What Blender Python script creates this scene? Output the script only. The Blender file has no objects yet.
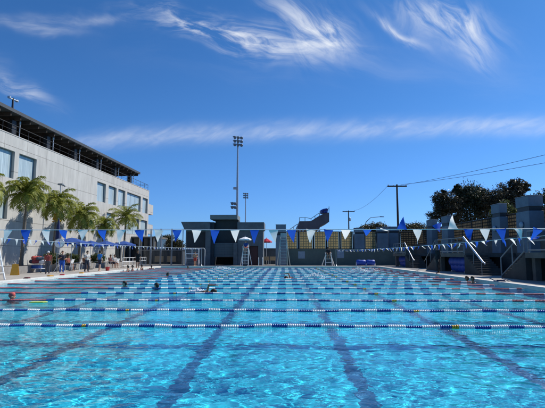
import bpy, bmesh, math, random
import numpy as np
from mathutils import Vector, Matrix
random.seed(7); R = math.radians
S = bpy.context.scene; COL = S.collection

# ---------------------------------------------------------------- camera
F = 450.0 / 545.0
cam_d = bpy.data.cameras.new('camera'); cam = bpy.data.objects.new('camera', cam_d); COL.objects.link(cam)
cam_d.sensor_width = 36; cam_d.lens = 36 * F; cam_d.clip_start = .05; cam_d.clip_end = 6000
PITCH = math.atan((254.5 - 204) / 450); YAW = math.atan(11.5 / 450)
cam.location = (0, 0, 1.5); cam.rotation_euler = (math.pi / 2 + PITCH, 0, YAW)
S.camera = cam
S.view_settings.view_transform = 'Standard'; S.view_settings.look = 'None'; S.view_settings.gamma = 1
S.view_settings.use_curve_mapping = False; S.view_settings.exposure = .12
S.cycles.use_denoising = True; S.cycles.max_bounces = 10; S.cycles.transparent_max_bounces = 16
S.cycles.transmission_bounces = 6; S.cycles.glossy_bounces = 3; S.cycles.diffuse_bounces = 3
S.cycles.caustics_reflective = False; S.cycles.caustics_refractive = True
S.cycles.sample_clamp_indirect = 4
CM = Matrix.Rotation(YAW, 3, 'Z') @ Matrix.Rotation(math.pi / 2 + PITCH, 3, 'X')
def ray(px, py): return CM @ Vector(((px - 272.5) / 450, (204 - py) / 450, -1))
def at(px, py, Y):
    d = ray(px, py); t = Y / d.y; return Vector((d.x * t, Y, 1.5 + d.z * t))
def atz(px, py, z):
    d = ray(px, py); t = (z - 1.5) / d.z; return Vector((d.x * t, d.y * t, z))
def atx(px, py, X):
    d = ray(px, py); t = X / d.x; return Vector((X, d.y * t, 1.5 + d.z * t))

# ---------------------------------------------------------------- materials
MATS = {}
def mat(name, col, rough=.6, var=.12, scale=3., bump=.0, bscale=30., metal=0., spec=.5, detail=4, stretch=None, dirt=None):
    if name in MATS: return MATS[name]
    m = bpy.data.materials.new(name); m.use_nodes = True; nt = m.node_tree; N = nt.nodes; L = nt.links
    b = N['Principled BSDF']; b.inputs['Roughness'].default_value = rough; b.inputs['Metallic'].default_value = metal
    b.inputs['Specular IOR Level'].default_value = spec
    tc = N.new('ShaderNodeTexCoord'); src = tc.outputs['Object']
    if stretch:
        mp = N.new('ShaderNodeMapping'); mp.inputs['Scale'].default_value = stretch; L.new(src, mp.inputs['Vector']); src = mp.outputs[0]
    n = N.new('ShaderNodeTexNoise'); n.inputs['Scale'].default_value = scale; n.inputs['Detail'].default_value = detail
    n.inputs['Roughness'].default_value = .65; L.new(src, n.inputs['Vector'])
    cr = N.new('ShaderNodeValToRGB'); e = cr.color_ramp.elements
    lo = [max(0, c * (1 - var)) for c in col]; hi = [min(1, c * (1 + var)) for c in col]
    if dirt: lo = list(dirt)
    e[0].position = .3; e[1].position = .7; e[0].color = (*lo, 1); e[1].color = (*hi, 1)
    L.new(n.outputs['Fac'], cr.inputs[0]); L.new(cr.outputs[0], b.inputs['Base Color'])
    if bump:
        n2 = N.new('ShaderNodeTexNoise'); n2.inputs['Scale'].default_value = bscale; n2.inputs['Detail'].default_value = 3
        L.new(src, n2.inputs['Vector']); bp = N.new('ShaderNodeBump'); bp.inputs['Strength'].default_value = bump
        bp.inputs['Distance'].default_value = .02; L.new(n2.outputs['Fac'], bp.inputs['Height']); L.new(bp.outputs[0], b.inputs['Normal'])
    m.diffuse_color = (*col, 1); MATS[name] = m; return m
def brickmat(name, c1, c2, mortar, bw, bh, ms=.02, axis='yz', rough=.8, bump=.3, var=.5, offset=0., noise=.15):
    if name in MATS: return MATS[name]
    m = bpy.data.materials.new(name); m.use_nodes = True; nt = m.node_tree; N = nt.nodes; L = nt.links
    b = N['Principled BSDF']; b.inputs['Roughness'].default_value = rough
    tc = N.new('ShaderNodeTexCoord'); sp = N.new('ShaderNodeSeparateXYZ'); cb = N.new('ShaderNodeCombineXYZ')
    L.new(tc.outputs['Object'], sp.inputs[0])
    L.new(sp.outputs['XYZ'.index(axis[0].upper())], cb.inputs[0]); L.new(sp.outputs['XYZ'.index(axis[1].upper())], cb.inputs[1])
    br = N.new('ShaderNodeTexBrick'); br.offset = offset; br.inputs['Scale'].default_value = 1
    br.inputs['Brick Width'].default_value = bw; br.inputs['Row Height'].default_value = bh; br.inputs['Mortar Size'].default_value = ms
    br.inputs['Mortar Smooth'].default_value = .1
    br.inputs['Color1'].default_value = (*c1, 1); br.inputs['Color2'].default_value = (*c2, 1); br.inputs['Mortar'].default_value = (*mortar, 1)
    L.new(cb.outputs[0], br.inputs['Vector'])
    n = N.new('ShaderNodeTexNoise'); n.inputs['Scale'].default_value = 1.2; n.inputs['Detail'].default_value = 6; n.inputs['Roughness'].default_value = .7
    mp = N.new('ShaderNodeMapping'); mp.inputs['Scale'].default_value = (1.6, 1.6, .3); L.new(tc.outputs['Object'], mp.inputs[0]); L.new(mp.outputs[0], n.inputs['Vector'])
    mr = N.new('ShaderNodeMapRange'); mr.inputs['From Min'].default_value = .3; mr.inputs['From Max'].default_value = .7
    mr.inputs['To Min'].default_value = 1 - noise; mr.inputs['To Max'].default_value = 1 + noise * .6; L.new(n.outputs['Fac'], mr.inputs[0])
    mx = N.new('ShaderNodeVectorMath'); mx.operation = 'SCALE'; L.new(br.outputs['Color'], mx.inputs[0]); L.new(mr.outputs[0], mx.inputs['Scale'])
    L.new(mx.outputs[0], b.inputs['Base Color'])
    if bump:
        bp = N.new('ShaderNodeBump'); bp.inputs['Strength'].default_value = bump; bp.inputs['Distance'].default_value = .02; bp.invert = True
        L.new(br.outputs['Fac'], bp.inputs['Height']); L.new(bp.outputs[0], b.inputs['Normal'])
    MATS[name] = m; return m

# ---------------------------------------------------------------- mesh helpers
class MB:
    def __init__(s): s.v = []; s.f = []; s.m = []; s.mi = 0; s.smooth = []; s.sm = False
    def add(s, vs, fs, mi=None, sm=None):
        o = len(s.v); s.v += [tuple(v) for v in vs]
        for f in fs:
            s.f.append([i + o for i in f]); s.m.append(s.mi if mi is None else mi); s.smooth.append(s.sm if sm is None else sm)
    def box(s, a, b, mi=None):
        x0, y0, z0 = a; x1, y1, z1 = b
        if x0 > x1: x0, x1 = x1, x0
        if y0 > y1: y0, y1 = y1, y0
        if z0 > z1: z0, z1 = z1, z0
        s.add([(x0,y0,z0),(x1,y0,z0),(x1,y1,z0),(x0,y1,z0),(x0,y0,z1),(x1,y0,z1),(x1,y1,z1),(x0,y1,z1)],
              [(0,3,2,1),(4,5,6,7),(0,1,5,4),(1,2,6,5),(2,3,7,6),(3,0,4,7)], mi)
    def hexa(s, pts, mi=None):   # 8 points, bottom ring then top ring
        s.add(pts, [(0,3,2,1),(4,5,6,7),(0,1,5,4),(1,2,6,5),(2,3,7,6),(3,0,4,7)], mi)
    def tube(s, p0, p1, r0, r1=None, n=8, mi=None, caps=True):
        r1 = r0 if r1 is None else r1
        p0 = Vector(p0); p1 = Vector(p1); d = (p1 - p0)
        if d.length < 1e-6: return
        d.normalize(); a = d.orthogonal().normalized(); b = d.cross(a); vs = []
        for p, r in ((p0, r0), (p1, r1)):
            for k in range(n):
                t = 2 * math.pi * k / n; vs.append(p + (a * math.cos(t) + b * math.sin(t)) * r)
        fs = [(k, (k+1) % n, n + (k+1) % n, n + k) for k in range(n)]
        s.add(vs, fs, mi, True)
        if caps: s.add(vs, [tuple(range(n))[::-1], tuple(range(n, 2*n))], mi, False)
    def path(s, pts, rs, n=8, mi=None):
        if not hasattr(rs, '__len__'): rs = [rs] * len(pts)
        pts = [Vector(p) for p in pts]; vs = []; fs = []; a = None
        for i, p in enumerate(pts):
            d = (pts[min(i+1, len(pts)-1)] - pts[max(i-1, 0)]).normalized()
            if a is None: a = d.orthogonal().normalized()
            else: a = (a - d * a.dot(d)).normalized()
            b = d.cross(a)
            for k in range(n):
                t = 2 * math.pi * k / n; vs.append(p + (a * math.cos(t) + b * math.sin(t)) * rs[i])
        for i in range(len(pts) - 1):
            for k in range(n): fs.append((i*n+k, i*n+(k+1) % n, (i+1)*n+(k+1) % n, (i+1)*n+k))
        s.add(vs, fs, mi, True); s.add(vs, [tuple(range(n))[::-1], tuple(range((len(pts)-1)*n, len(pts)*n))], mi, False)
    def lathe(s, prof, n=16, c=(0,0,0), axis='z', mi=None, sm=True):
        vs = []; fs = []
        for (r, h) in prof:
            for k in range(n):
                t = 2 * math.pi * k / n; x, y = r * math.cos(t), r * math.sin(t)
                v = (x, y, h) if axis == 'z' else ((h, x, y) if axis == 'x' else (y, h, x))
                vs.append((v[0]+c[0], v[1]+c[1], v[2]+c[2]))
        for i in range(len(prof)-1):
            for k in range(n): fs.append((i*n+k, i*n+(k+1) % n, (i+1)*n+(k+1) % n, (i+1)*n+k))
        fs.append(tuple(range(n))[::-1]); fs.append(tuple(range((len(prof)-1)*n, len(prof)*n)))
        s.add(vs, fs, mi, sm)
    def prism(s, poly, dvec, mi=None):
        n = len(poly); d = Vector(dvec); vs = [Vector(p) for p in poly] + [Vector(p) + d for p in poly]
        fs = [tuple(range(n))[::-1], tuple(range(n, 2*n))] + [(k, (k+1) % n, n+(k+1) % n, n+k) for k in range(n)]
        s.add(vs, fs, mi)
    def mesh(s, name, mats, fix=True):
        me = bpy.data.meshes.new(name); me.from_pydata(s.v, [], s.f)
        for m in (mats if isinstance(mats, (list, tuple)) else [mats]): me.materials.append(m)
        me.polygons.foreach_set('material_index', s.m); me.polygons.foreach_set('use_smooth', s.smooth)
        if fix:
            bm = bmesh.new(); bm.from_mesh(me); bmesh.ops.recalc_face_normals(bm, faces=bm.faces); bm.to_mesh(me); bm.free()
        me.update(); return me
    def build(s, name, mats, parent=None, bevel=0, fix=True):
        me = s.mesh(name, mats, fix)
        o = bpy.data.objects.new(name, me); COL.objects.link(o)
        if parent:
            o.parent = parent
        if bevel:
            md = o.modifiers.new('bevel', 'BEVEL'); md.width = bevel; md.segments = 2; md.limit_method = 'ANGLE'
        return o
def tag(o, label=None, cat=None, group=None, kind=None):
    if label: o['label'] = label
    if cat: o['category'] = cat
    if group: o['group'] = group
    if kind: o['kind'] = kind
    return o
def empty(name, loc=(0,0,0), rz=0, label=None, cat=None, group=None):
    o = bpy.data.objects.new(name, None); COL.objects.link(o); o.location = loc; o.rotation_euler = (0,0,rz); o.empty_display_size = .3
    return tag(o, label, cat, group)
def copy_tree(o, parent=None):
    c = o.copy(); COL.objects.link(c)
    if parent is not None: c.parent = parent
    for ch in [x for x in bpy.data.objects if x.parent is o]: copy_tree(ch, c)
    return c
def dup(o, loc, rz, label, group=None, scale=None):
    bpy.context.view_layer.update()
    c = copy_tree(o); c.location = loc; c.rotation_euler = (0,0,rz); c['label'] = label
    if scale: c.scale = (scale,)*3 if not hasattr(scale, '__len__') else scale
    if group: c['group'] = group; o['group'] = group
    return c

# ---------------------------------------------------------------- world: sky and cirrus
SUN = Vector((.60, .40, .70)).normalized()
el = math.asin(SUN.z); az = math.atan2(SUN.x, SUN.y)
w = bpy.data.worlds.new('World'); S.world = w; w.use_nodes = True
nt = w.node_tree; N = nt.nodes; L = nt.links
bg = N['Background']; bg.inputs['Strength'].default_value = .10
sky = N.new('ShaderNodeTexSky'); sky.sky_type = 'NISHITA'; sky.sun_disc = False
sky.sun_elevation = el; sky.sun_rotation = az; sky.air_density = 1.0; sky.dust_density = .3; sky.ozone_density = 2.5; sky.altitude = 0
def val(x):
    return x
def mth(op, a, b=None, c=None, clamp=False):
    n = N.new('ShaderNodeMath'); n.operation = op; n.use_clamp = clamp
    for i, x in enumerate((a, b, c)):
        if x is None: continue
        if isinstance(x, (int, float)): n.inputs[i].default_value = x
        else: L.new(x, n.inputs[i])
    return n.outputs[0]
tc = N.new('ShaderNodeTexCoord'); sp = N.new('ShaderNodeSeparateXYZ'); L.new(tc.outputs['Generated'], sp.inputs[0])
yy = mth('MAXIMUM', sp.outputs[1], .05)
U = mth('DIVIDE', sp.outputs[0], yy); W_ = mth('DIVIDE', sp.outputs[2], yy)
def pn(seed, sc):
    cb = N.new('ShaderNodeCombineXYZ'); L.new(mth('MULTIPLY', U, sc), cb.inputs[0]); L.new(mth('MULTIPLY', W_, sc), cb.inputs[1]); cb.inputs[2].default_value = seed
    n = N.new('ShaderNodeTexNoise'); n.inputs['Scale'].default_value = 1; n.inputs['Detail'].default_value = 3; L.new(cb.outputs[0], n.inputs['Vector']); return mth('SUBTRACT', n.outputs['Fac'], .5)
U0, W0 = U, W_
wu1, ww1 = pn(11.1, 5), pn(17.7, 5)
U = mth('ADD', U0, mth('MULTIPLY', wu1, .10)); W_ = mth('ADD', W0, mth('MULTIPLY', ww1, .07))
def rot_noise(ang, sx, sy, detail=8, seed=0., rough=.6, dist=.6):
    ca, sa = math.cos(ang), math.sin(ang)
    a = mth('ADD', mth('MULTIPLY', U, ca * sx), mth('MULTIPLY', W_, sa * sx))
    b = mth('ADD', mth('MULTIPLY', U, -sa * sy), mth('MULTIPLY', W_, ca * sy))
    cb = N.new('ShaderNodeCombineXYZ'); L.new(a, cb.inputs[0]); L.new(b, cb.inputs[1]); cb.inputs[2].default_value = seed
    n = N.new('ShaderNodeTexNoise'); n.inputs['Scale'].default_value = 1; n.inputs['Detail'].default_value = detail
    n.inputs['Roughness'].default_value = rough; n.inputs['Distortion'].default_value = dist; L.new(cb.outputs[0], n.inputs['Vector'])
    return n.outputs['Fac']
def ell(cx, cy, rx, ry, ang=0., warp=None):
    ux, wy = (cx - 284) / 450, (254.5 - cy) / 450; rx /= 450; ry /= 450
    ca, sa = math.cos(ang), math.sin(ang)
    a = mth('SUBTRACT', U, ux); b = mth('SUBTRACT', W_, wy)
    if warp is not None: b = mth('ADD', b, warp)
    p = mth('DIVIDE', mth('ADD', mth('MULTIPLY', a, ca), mth('MULTIPLY', b, sa)), rx)
    q = mth('DIVIDE', mth('SUBTRACT', mth('MULTIPLY', b, ca), mth('MULTIPLY', a, sa)), ry)
    d = mth('ADD', mth('MULTIPLY', p, p), mth('MULTIPLY', q, q))
    return mth('POWER', 2.718, mth('MULTIPLY', d, -1.))
def ramp(x, lo, hi): 
    n = N.new('ShaderNodeMapRange'); n.inputs['From Min'].default_value = lo; n.inputs['From Max'].default_value = hi
    n.interpolation_type = 'SMOOTHSTEP'; L.new(x, n.inputs[0]); return n.outputs[0]
Uw, Ww = U, W_
U, W_ = U0, W0
nw = rot_noise(0, 4, 4, 4, 3.1); warp = mth('MULTIPLY', mth('SUBTRACT', nw, .5), .10)
U, W_ = Uw, Ww
nA = rot_noise(R(-14), 6, 24, 11, .7, .62, .9)     # wisps falling to the right
nB = rot_noise(R(-50), 6, 22, 11, 5.2, .62, .8)
nC = rot_noise(R(22), 16, 50, 12, 9.3, .55, .4)    # fine cross striation in the band
nF = rot_noise(R(-8), 3, 9, 8, 2.2, .6, .5)
U, W_ = mth('ADD', U0, mth('MULTIPLY', wu1, .10)), mth('ADD', W0, mth('MULTIPLY', ww1, .10))
terms = [
 (ell(195, 14, 62, 10, R(-12), warp), nA, .40, .74, .75),
 (ell(258, 30, 72, 13, R(-10), warp), nA, .38, .70, 1.0),
 (ell(322, 30, 26, 26, R(-50), warp), nB, .33, .72, 1.0),
 (ell(300, 6, 34, 14, R(-35), warp), nB, .36, .72, .7),
 (ell(405, 20, 30, 5, R(-38), warp), nB, .30, .66, .75),
 (ell(455, 12, 42, 22, R(-28), warp), nB, .34, .72, 1.0),
 (ell(480, 35, 26, 12, R(-60), warp), nB, .34, .7, .6),
 (ell(12, 76, 32, 8, R(-32), warp), nA, .34, .7, .6),
 (ell(18, 14, 46, 7, R(-5), warp), nF, .36, .7, .5),
 (ell(85, 4, 60, 7, R(0), warp), nF, .36, .7, .35),
 (ell(360, 60, 190, 26, R(-6), warp), nF, .42, .8, .12),
]
cov = None
for e_, n_, lo, hi, k in terms:
    t = mth('MULTIPLY', mth('MULTIPLY', e_, ramp(n_, lo, hi)), k)
    cov = t if cov is None else mth('ADD', cov, t)
U, W_ = U0, W0
# the long band of cirrus low across the sky
neg = mth('MAXIMUM', mth('MULTIPLY', U, -1.), 0.)
bc = mth('SUBTRACT', mth('ADD', mth('MULTIPLY', U, .012), .281), mth('MULTIPLY', mth('MULTIPLY', neg, neg), .10))      # its height as a function of bearing
bd = mth('DIVIDE', mth('ADD', mth('SUBTRACT', W_, bc), mth('MULTIPLY', warp, .18)), .021)
bm_ = mth('POWER', 2.718, mth('MULTIPLY', mth('MULTIPLY', bd, bd), -1.))
fade = ramp(U, -.62, -.36)
band = mth('MULTIPLY', mth('MULTIPLY', bm_, fade), mth('MULTIPLY', mth('ADD', mth('MULTIPLY', ramp(nF, .15, .7), .5), .3), mth('ADD', mth('MULTIPLY', ramp(nC, .3, .75), .5), .36)))
cov = mth('ADD', cov, mth('MULTIPLY', band, .72))
cov = mth('MULTIPLY', cov, ramp(sp.outputs[1], .02, .2))
# thin high cloud behind the viewer and overhead, so the dome is not bare there
cov = mth('MINIMUM', mth('MULTIPLY', cov, .86), .95)
mixn = N.new('ShaderNodeMix'); mixn.data_type = 'RGBA'; L.new(cov, mixn.inputs['Factor'])
hs = N.new('ShaderNodeHueSaturation'); hs.inputs['Saturation'].default_value = 1.0; hs.inputs['Value'].default_value = 1.0
L.new(sky.outputs[0], hs.inputs['Color'])
tint = N.new('ShaderNodeValToRGB'); L.new(sp.outputs[2], tint.inputs[0]); te = tint.color_ramp.elements
te[0].position = 0; te[0].color = (.36,.70,1.55,1); te[1].position = .6; te[1].color = (.27,.66,1.05,1)
for p_, c_ in ((.07, (.36,.67,1.25)), (.25, (.34,.69,1.12))):
    e2 = te.new(p_); e2.color = (*c_, 1)
tm = N.new('ShaderNodeVectorMath'); tm.operation = 'MULTIPLY'; L.new(hs.outputs[0], tm.inputs[0]); L.new(tint.outputs[0], tm.inputs[1])
L.new(tm.outputs[0], mixn.inputs['A']); mixn.inputs['B'].default_value = (8.2, 8.6, 9.2, 1)
L.new(mixn.outputs['Result'], bg.inputs['Color'])
sd = bpy.data.lights.new('sun', 'SUN'); sd.energy = 4.8; sd.angle = R(.53); sd.color = (1, .95, .88)
so = bpy.data.objects.new('sun', sd); COL.objects.link(so); so.rotation_euler = (-SUN).to_track_quat('-Z', 'Y').to_euler()
so.location = (60, 40, 70); sd.cycles.is_caustics_light = True

# ---------------------------------------------------------------- pool, deck, ground
PX0, PX1, PY0, PY1, PD = -14.2, 10.55, 1.9, 52.0, 1.3
DZ = .15
M = mat
m_deck = brickmat('deck_concrete', (.40,.37,.32), (.37,.34,.30), (.25,.23,.20), 3.05, 3.05, .012, 'xy', .85, .15, noise=.22)
m_coping = mat('coping', (.62,.60,.55), .7, .10, 4)
m_tile = brickmat('waterline_tile', (.03,.10,.28), (.04,.13,.33), (.35,.4,.45), .15, .15, .008, 'yz', .2, .2)
m_plaster = mat('pool_plaster', (.02,.71,.96), .8, .06, .7)
m_line = mat('lane_line_tile', (.008,.15,.32), .5, .1, 4)
m_ground = mat('ground_far', (.16,.14,.11), .95, .3, .05)
def frame_sheet(o, i, z, name, m):
    (ox0, ox1, oy0, oy1), (ix0, ix1, iy0, iy1) = o, i
    b = MB(); vs = [(ox0,oy0,z),(ox1,oy0,z),(ox1,oy1,z),(ox0,oy1,z),(ix0,iy0,z),(ix1,iy0,z),(ix1,iy1,z),(ix0,iy1,z)]
    b.add(vs, [(0,1,5,4),(1,2,6,5),(2,3,7,6),(3,0,4,7)]); return b
b = frame_sheet((-3000,3000,-3000,3000), (PX0-.4,PX1+.4,PY0-.4,PY1+.4), .05, 'ground', m_ground)
tag(b.build('ground', m_ground, fix=False), kind='structure')
cw = .42
b = frame_sheet((-26,40,-14,60), (PX0-cw,PX1+cw,PY0-cw,PY1+cw), DZ, 'deck', m_deck)
b.box((-26,-14,.0),(40,-13.99,DZ-.01)); 
tag(b.build('pool_deck', m_deck, fix=False), kind='structure')
b = MB()   # coping ring with its rounded nose: real step above the water
for (x0,x1,y0,y1) in ((PX0-cw,PX0,PY0-cw,PY1+cw),(PX1,PX1+cw,PY0-cw,PY1+cw),(PX0,PX1,PY0-cw,PY0),(PX0,PX1,PY1,PY1+cw)):
    b.box((x0,y0,-.02),(x1,y1,DZ+.012))
tag(b.build('pool_edge', m_coping, bevel=.02), kind='structure')
b = MB()   # basin
x0,x1,y0,y1,z0,z1 = PX0,PX1,PY0,PY1,-PD,-.02
b.add([(x0,y0,z0),(x1,y0,z0),(x1,y1,z0),(x0,y1,z0)], [(0,1,2,3)], 0)
for (a,c) in (((x0,y0),(x1,y0)),((x1,y0),(x1,y1)),((x1,y1),(x0,y1)),((x0,y1),(x0,y0))):
    b.add([(a[0],a[1],z0),(c[0],c[1],z0),(c[0],c[1],-.28),(a[0],a[1],-.28)], [(3,2,1,0)], 0)
    b.add([(a[0],a[1],-.28),(c[0],c[1],-.28),(c[0],c[1],z1),(a[0],a[1],z1)], [(3,2,1,0)], 1)
basin = tag(b.build('pool_basin', [m_plaster, m_tile], fix=False), kind='structure'); basin.cycles.is_caustics_receiver = True
lx = [-11.9, -9.3, -6.7, -4.1, -1.5, 1.1, 3.7, 6.3, 8.9]
b = MB()
for x in lx:
    b.box((x-.12, PY0+1.6, -PD+.001), (x+.12, PY1-1.6, -PD+.006)); 
    b.box((x-.5, PY0+1.6, -PD+.0012), (x+.5, PY0+1.86, -PD+.0065)); b.box((x-.5, PY1-1.86, -PD+.0012), (x+.5, PY1-1.6, -PD+.0065))
ln = tag(b.build('floor_marking', m_line), kind='structure'); ln.cycles.is_caustics_receiver = True

# water surface: one displaced sheet
rs = np.random.RandomState(3)
ys = [PY0]; 
while ys[-1] < PY1:
    Y = ys[-1]; ys.append(Y + max(.033, min(.16, .0042 * Y)))
ys[-1] = PY1; ys = np.array(ys); xs = np.linspace(PX0, PX1, 700)
XX, YY = np.meshgrid(xs, ys); H = np.zeros_like(XX); 
for i in range(90):
    lam = .18 * (2.2 / .18) ** rs.rand() if i < 55 else rs.uniform(.15, .32); k = 2 * np.pi / lam; th = rs.rand() * 2 * np.pi
    amp = (.00125 if i >= 55 else .0008) * lam ** .9 * (1.3 if abs(math.sin(th)) > .6 else .9)
    env = np.clip((lam - .0 ) / np.maximum(2.2 * np.maximum(.035, np.minimum(.16, .0042 * YY)), 1e-3) - 1, 0, 1)
    wob = .5 * np.sin(XX * (.3 + .5 * rs.rand()) + rs.rand() * 6) + .5 * np.sin(YY * (.25 + .5 * rs.rand()) + rs.rand() * 6)
    H += amp * env * np.sin(k * (XX * math.cos(th) + YY * math.sin(th)) + rs.rand() * 6.28 + 1.4 * wob)
H *= 1 - .35 * np.clip((YY - 8) / 8, 0, 1)
ny, nx = XX.shape
co = np.stack([XX, YY, H], -1).reshape(-1, 3).astype(np.float32)
ii = np.arange(ny * nx).reshape(ny, nx)
quads = np.stack([ii[:-1,:-1], ii[:-1,1:], ii[1:,1:], ii[1:,:-1]], -1).reshape(-1, 4)
me = bpy.data.meshes.new('pool_water'); me.vertices.add(len(co)); me.vertices.foreach_set('co', co.ravel())
me.loops.add(quads.size); me.loops.foreach_set('vertex_index', quads.ravel().astype(np.int32))
me.polygons.add(len(quads)); me.polygons.foreach_set('loop_start', np.arange(0, quads.size, 4, dtype=np.int32))
me.polygons.foreach_set('loop_total', np.full(len(quads), 4, np.int32)); me.update(calc_edges=True)
me.polygons.foreach_set('use_smooth', np.ones(len(quads), bool))
mw = bpy.data.materials.new('pool_water'); mw.use_nodes = True; n_ = mw.node_tree.nodes; l_ = mw.node_tree.links
pb = n_['Principled BSDF']; pb.inputs['Base Color'].default_value = (.94,1,1,1); pb.inputs['Roughness'].default_value = 0
pb.inputs['IOR'].default_value = 1.33; pb.inputs['Transmission Weight'].default_value = 1
t_ = n_.new('ShaderNodeTexCoord')
mp_ = n_.new('ShaderNodeMapping'); mp_.inputs['Scale'].default_value = (1, 1.5, 1); l_.new(t_.outputs['Object'], mp_.inputs[0])
nn = n_.new('ShaderNodeTexNoise'); nn.inputs['Scale'].default_value = 4.5; nn.inputs['Detail'].default_value = 3; nn.inputs['Distortion'].default_value = .4
l_.new(mp_.outputs[0], nn.inputs['Vector'])
bp = n_.new('ShaderNodeBump'); bp.inputs['Strength'].default_value = 1; bp.inputs['Distance'].default_value = .011
sy_ = n_.new('ShaderNodeSeparateXYZ'); l_.new(t_.outputs['Object'], sy_.inputs[0]); mr_ = n_.new('ShaderNodeMapRange')
mr_.inputs['From Min'].default_value = 8; mr_.inputs['From Max'].default_value = 20; mr_.inputs['To Min'].default_value = .010; mr_.inputs['To Max'].default_value = .045
l_.new(sy_.outputs[1], mr_.inputs[0]); l_.new(mr_.outputs[0], bp.inputs['Distance'])
l_.new(nn.outputs['Fac'], bp.inputs['Height']); l_.new(bp.outputs[0], pb.inputs['Normal'])
me.materials.append(mw); water = bpy.data.objects.new('pool_water', me); COL.objects.link(water); tag(water, kind='structure')
water.cycles.is_caustics_caster = True


# ---------------------------------------------------------------- materials used by objects
m_white = M('white_paint', (.78,.79,.78), .45, .06, 6)
m_wplast = M('white_plastic', (.80,.82,.82), .35, .04, 8)
m_bplast = M('blue_plastic', (.02,.085,.34), .35, .08, 8)
m_rplast = M('red_plastic', (.55,.03,.04), .35, .1, 8)
m_yplast = M('yellow_plastic', (.75,.38,.03), .4, .1, 8)
m_cable = M('steel_cable', (.3,.3,.3), .4, .1, 10, metal=.8)
m_steel = M('stainless_steel', (.88,.88,.88), .33, .06, 6, metal=1.)
m_galv = M('galvanised_steel', (.42,.44,.46), .45, .12, 5, metal=.6)
m_grail = M('grey_rail_paint', (.16,.19,.21), .5, .12, 5)
m_dark = M('dark_steel', (.018,.020,.024), .5, .2, 3)
m_black = M('black_cloth', (.010,.010,.012), .9, .3, 8)
m_concd = M('dark_concrete', (.115,.11,.10), .9, .25, 1.4, bump=.2, bscale=12)
m_slate = M('slate_blue_wall', (.105,.128,.148), .75, .26, .9, bump=.1, bscale=20)
m_slate2 = M('slate_grey_panel', (.095,.125,.15), .75, .12, .8)
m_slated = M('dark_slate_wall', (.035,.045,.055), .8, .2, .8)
m_green = M('green_grey_wall', (.115,.145,.125), .85, .18, .6, bump=.1, bscale=15)
m_bluet = M('blue_tarp', (.018,.07,.42), .5, .2, 2, bump=.4, bscale=4)
m_glassd = M('dark_glass', (.02,.025,.03), .08, .2, 1)
m_blind = brickmat('window_blinds', (.46,.56,.58), (.37,.46,.49), (.25,.32,.35), .21, 12, .012, 'yz', .18, .2, noise=.25)
m_wood = M('weathered_pole_wood', (.06,.045,.032), .9, .3, 4, stretch=(6,6,.5))
m_redd = M('dark_red_door', (.06,.018,.02), .6, .2, 3)
m_bark = M('palm_bark', (.17,.145,.115), .95, .3, 9, bump=.6, bscale=25, stretch=(1,1,4))
m_bark2 = M('tree_bark', (.06,.045,.035), .95, .3, 6, bump=.5)
m_umb = M('blue_canvas', (.014,.065,.27), .8, .12, 5)
m_wumb = M('white_canvas', (.75,.77,.78), .8, .06, 5)
m_soil = M('planter_soil', (.07,.05,.035), .95, .3, 8)
m_tan = M('tan_board', (.42,.32,.2), .7, .15, 4)

def leafmat(name, col, trans=.35, var=.45, scale=1.3, rough=.5):
    m = bpy.data.materials.new(name); m.use_nodes = True; nt = m.node_tree; N = nt.nodes; L = nt.links
    b = N['Principled BSDF']; b.inputs['Roughness'].default_value = rough
    tc = N.new('ShaderNodeTexCoord'); n = N.new('ShaderNodeTexNoise'); n.inputs['Scale'].default_value = scale; n.inputs['Detail'].default_value = 5
    L.new(tc.outputs['Object'], n.inputs['Vector']); cr = N.new('ShaderNodeValToRGB'); e = cr.color_ramp.elements
    e[0].position = .3; e[1].position = .72
    e[0].color = (*[c * (1-var) for c in col], 1); e[1].color = (min(1,col[0]*(1+var*1.3)), col[1]*(1+var), col[2]*(1+var*.4), 1)
    L.new(n.outputs['Fac'], cr.inputs[0]); L.new(cr.outputs[0], b.inputs['Base Color'])
    t = N.new('ShaderNodeBsdfTranslucent'); L.new(cr.outputs[0], t.inputs['Color']); mx = N.new('ShaderNodeMixShader'); mx.inputs[0].default_value = trans
    L.new(b.outputs[0], mx.inputs[1]); L.new(t.outputs[0], mx.inputs[2]); L.new(mx.outputs[0], N['Material Output'].inputs['Surface'])
    MATS[name] = m; return m
m_palm = leafmat('palm_leaf', (.24,.27,.04), .35, .4, 1.0, .65)
m_fruit = leafmat('palm_fruit', (.75,.45,.03), .3, .3)
m_dtree = leafmat('dark_tree_leaf', (.028,.042,.020), .22, .55, .9)
m_dtree2 = leafmat('reddish_dark_leaf', (.036,.036,.021), .22, .55, .9)
m_gtree = leafmat('green_shrub_leaf', (.07,.10,.025), .3, .4)
m_olive = leafmat('olive_hill_leaf', (.06,.065,.030), .25, .4)
m_penb = leafmat('blue_pennant_cloth', (.02,.10,.55), .55, .08, 3)
m_penw = leafmat('white_pennant_cloth', (.84,.84,.80), .6, .05, 3)
def screenmat(name, c, dk, bw, bh, ms, axis):
    m = brickmat(name, c, tuple(x*.8 for x in c), dk, bw, bh, ms, axis, .9, 0, noise=.25)
    nt = m.node_tree; N = nt.nodes; L = nt.links; b = N['Principled BSDF']; src = b.inputs['Base Color'].links[0].from_socket
    t = N.new('ShaderNodeBsdfTranslucent'); L.new(src, t.inputs['Color']); mx = N.new('ShaderNodeMixShader'); mx.inputs[0].default_value = .5
    L.new(b.outputs[0], mx.inputs[1]); L.new(t.outputs[0], mx.inputs[2]); L.new(mx.outputs[0], N['Material Output'].inputs['Surface'])
    return m
m_plaid = screenmat('plaid_screen_cloth', (.38,.30,.14), (.10,.11,.08), .32, .32, .045, 'xz')
m_latt = screenmat('brown_lattice_cloth', (.085,.073,.05), (.010,.012,.013), .34, .26, .05, 'yz')

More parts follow.
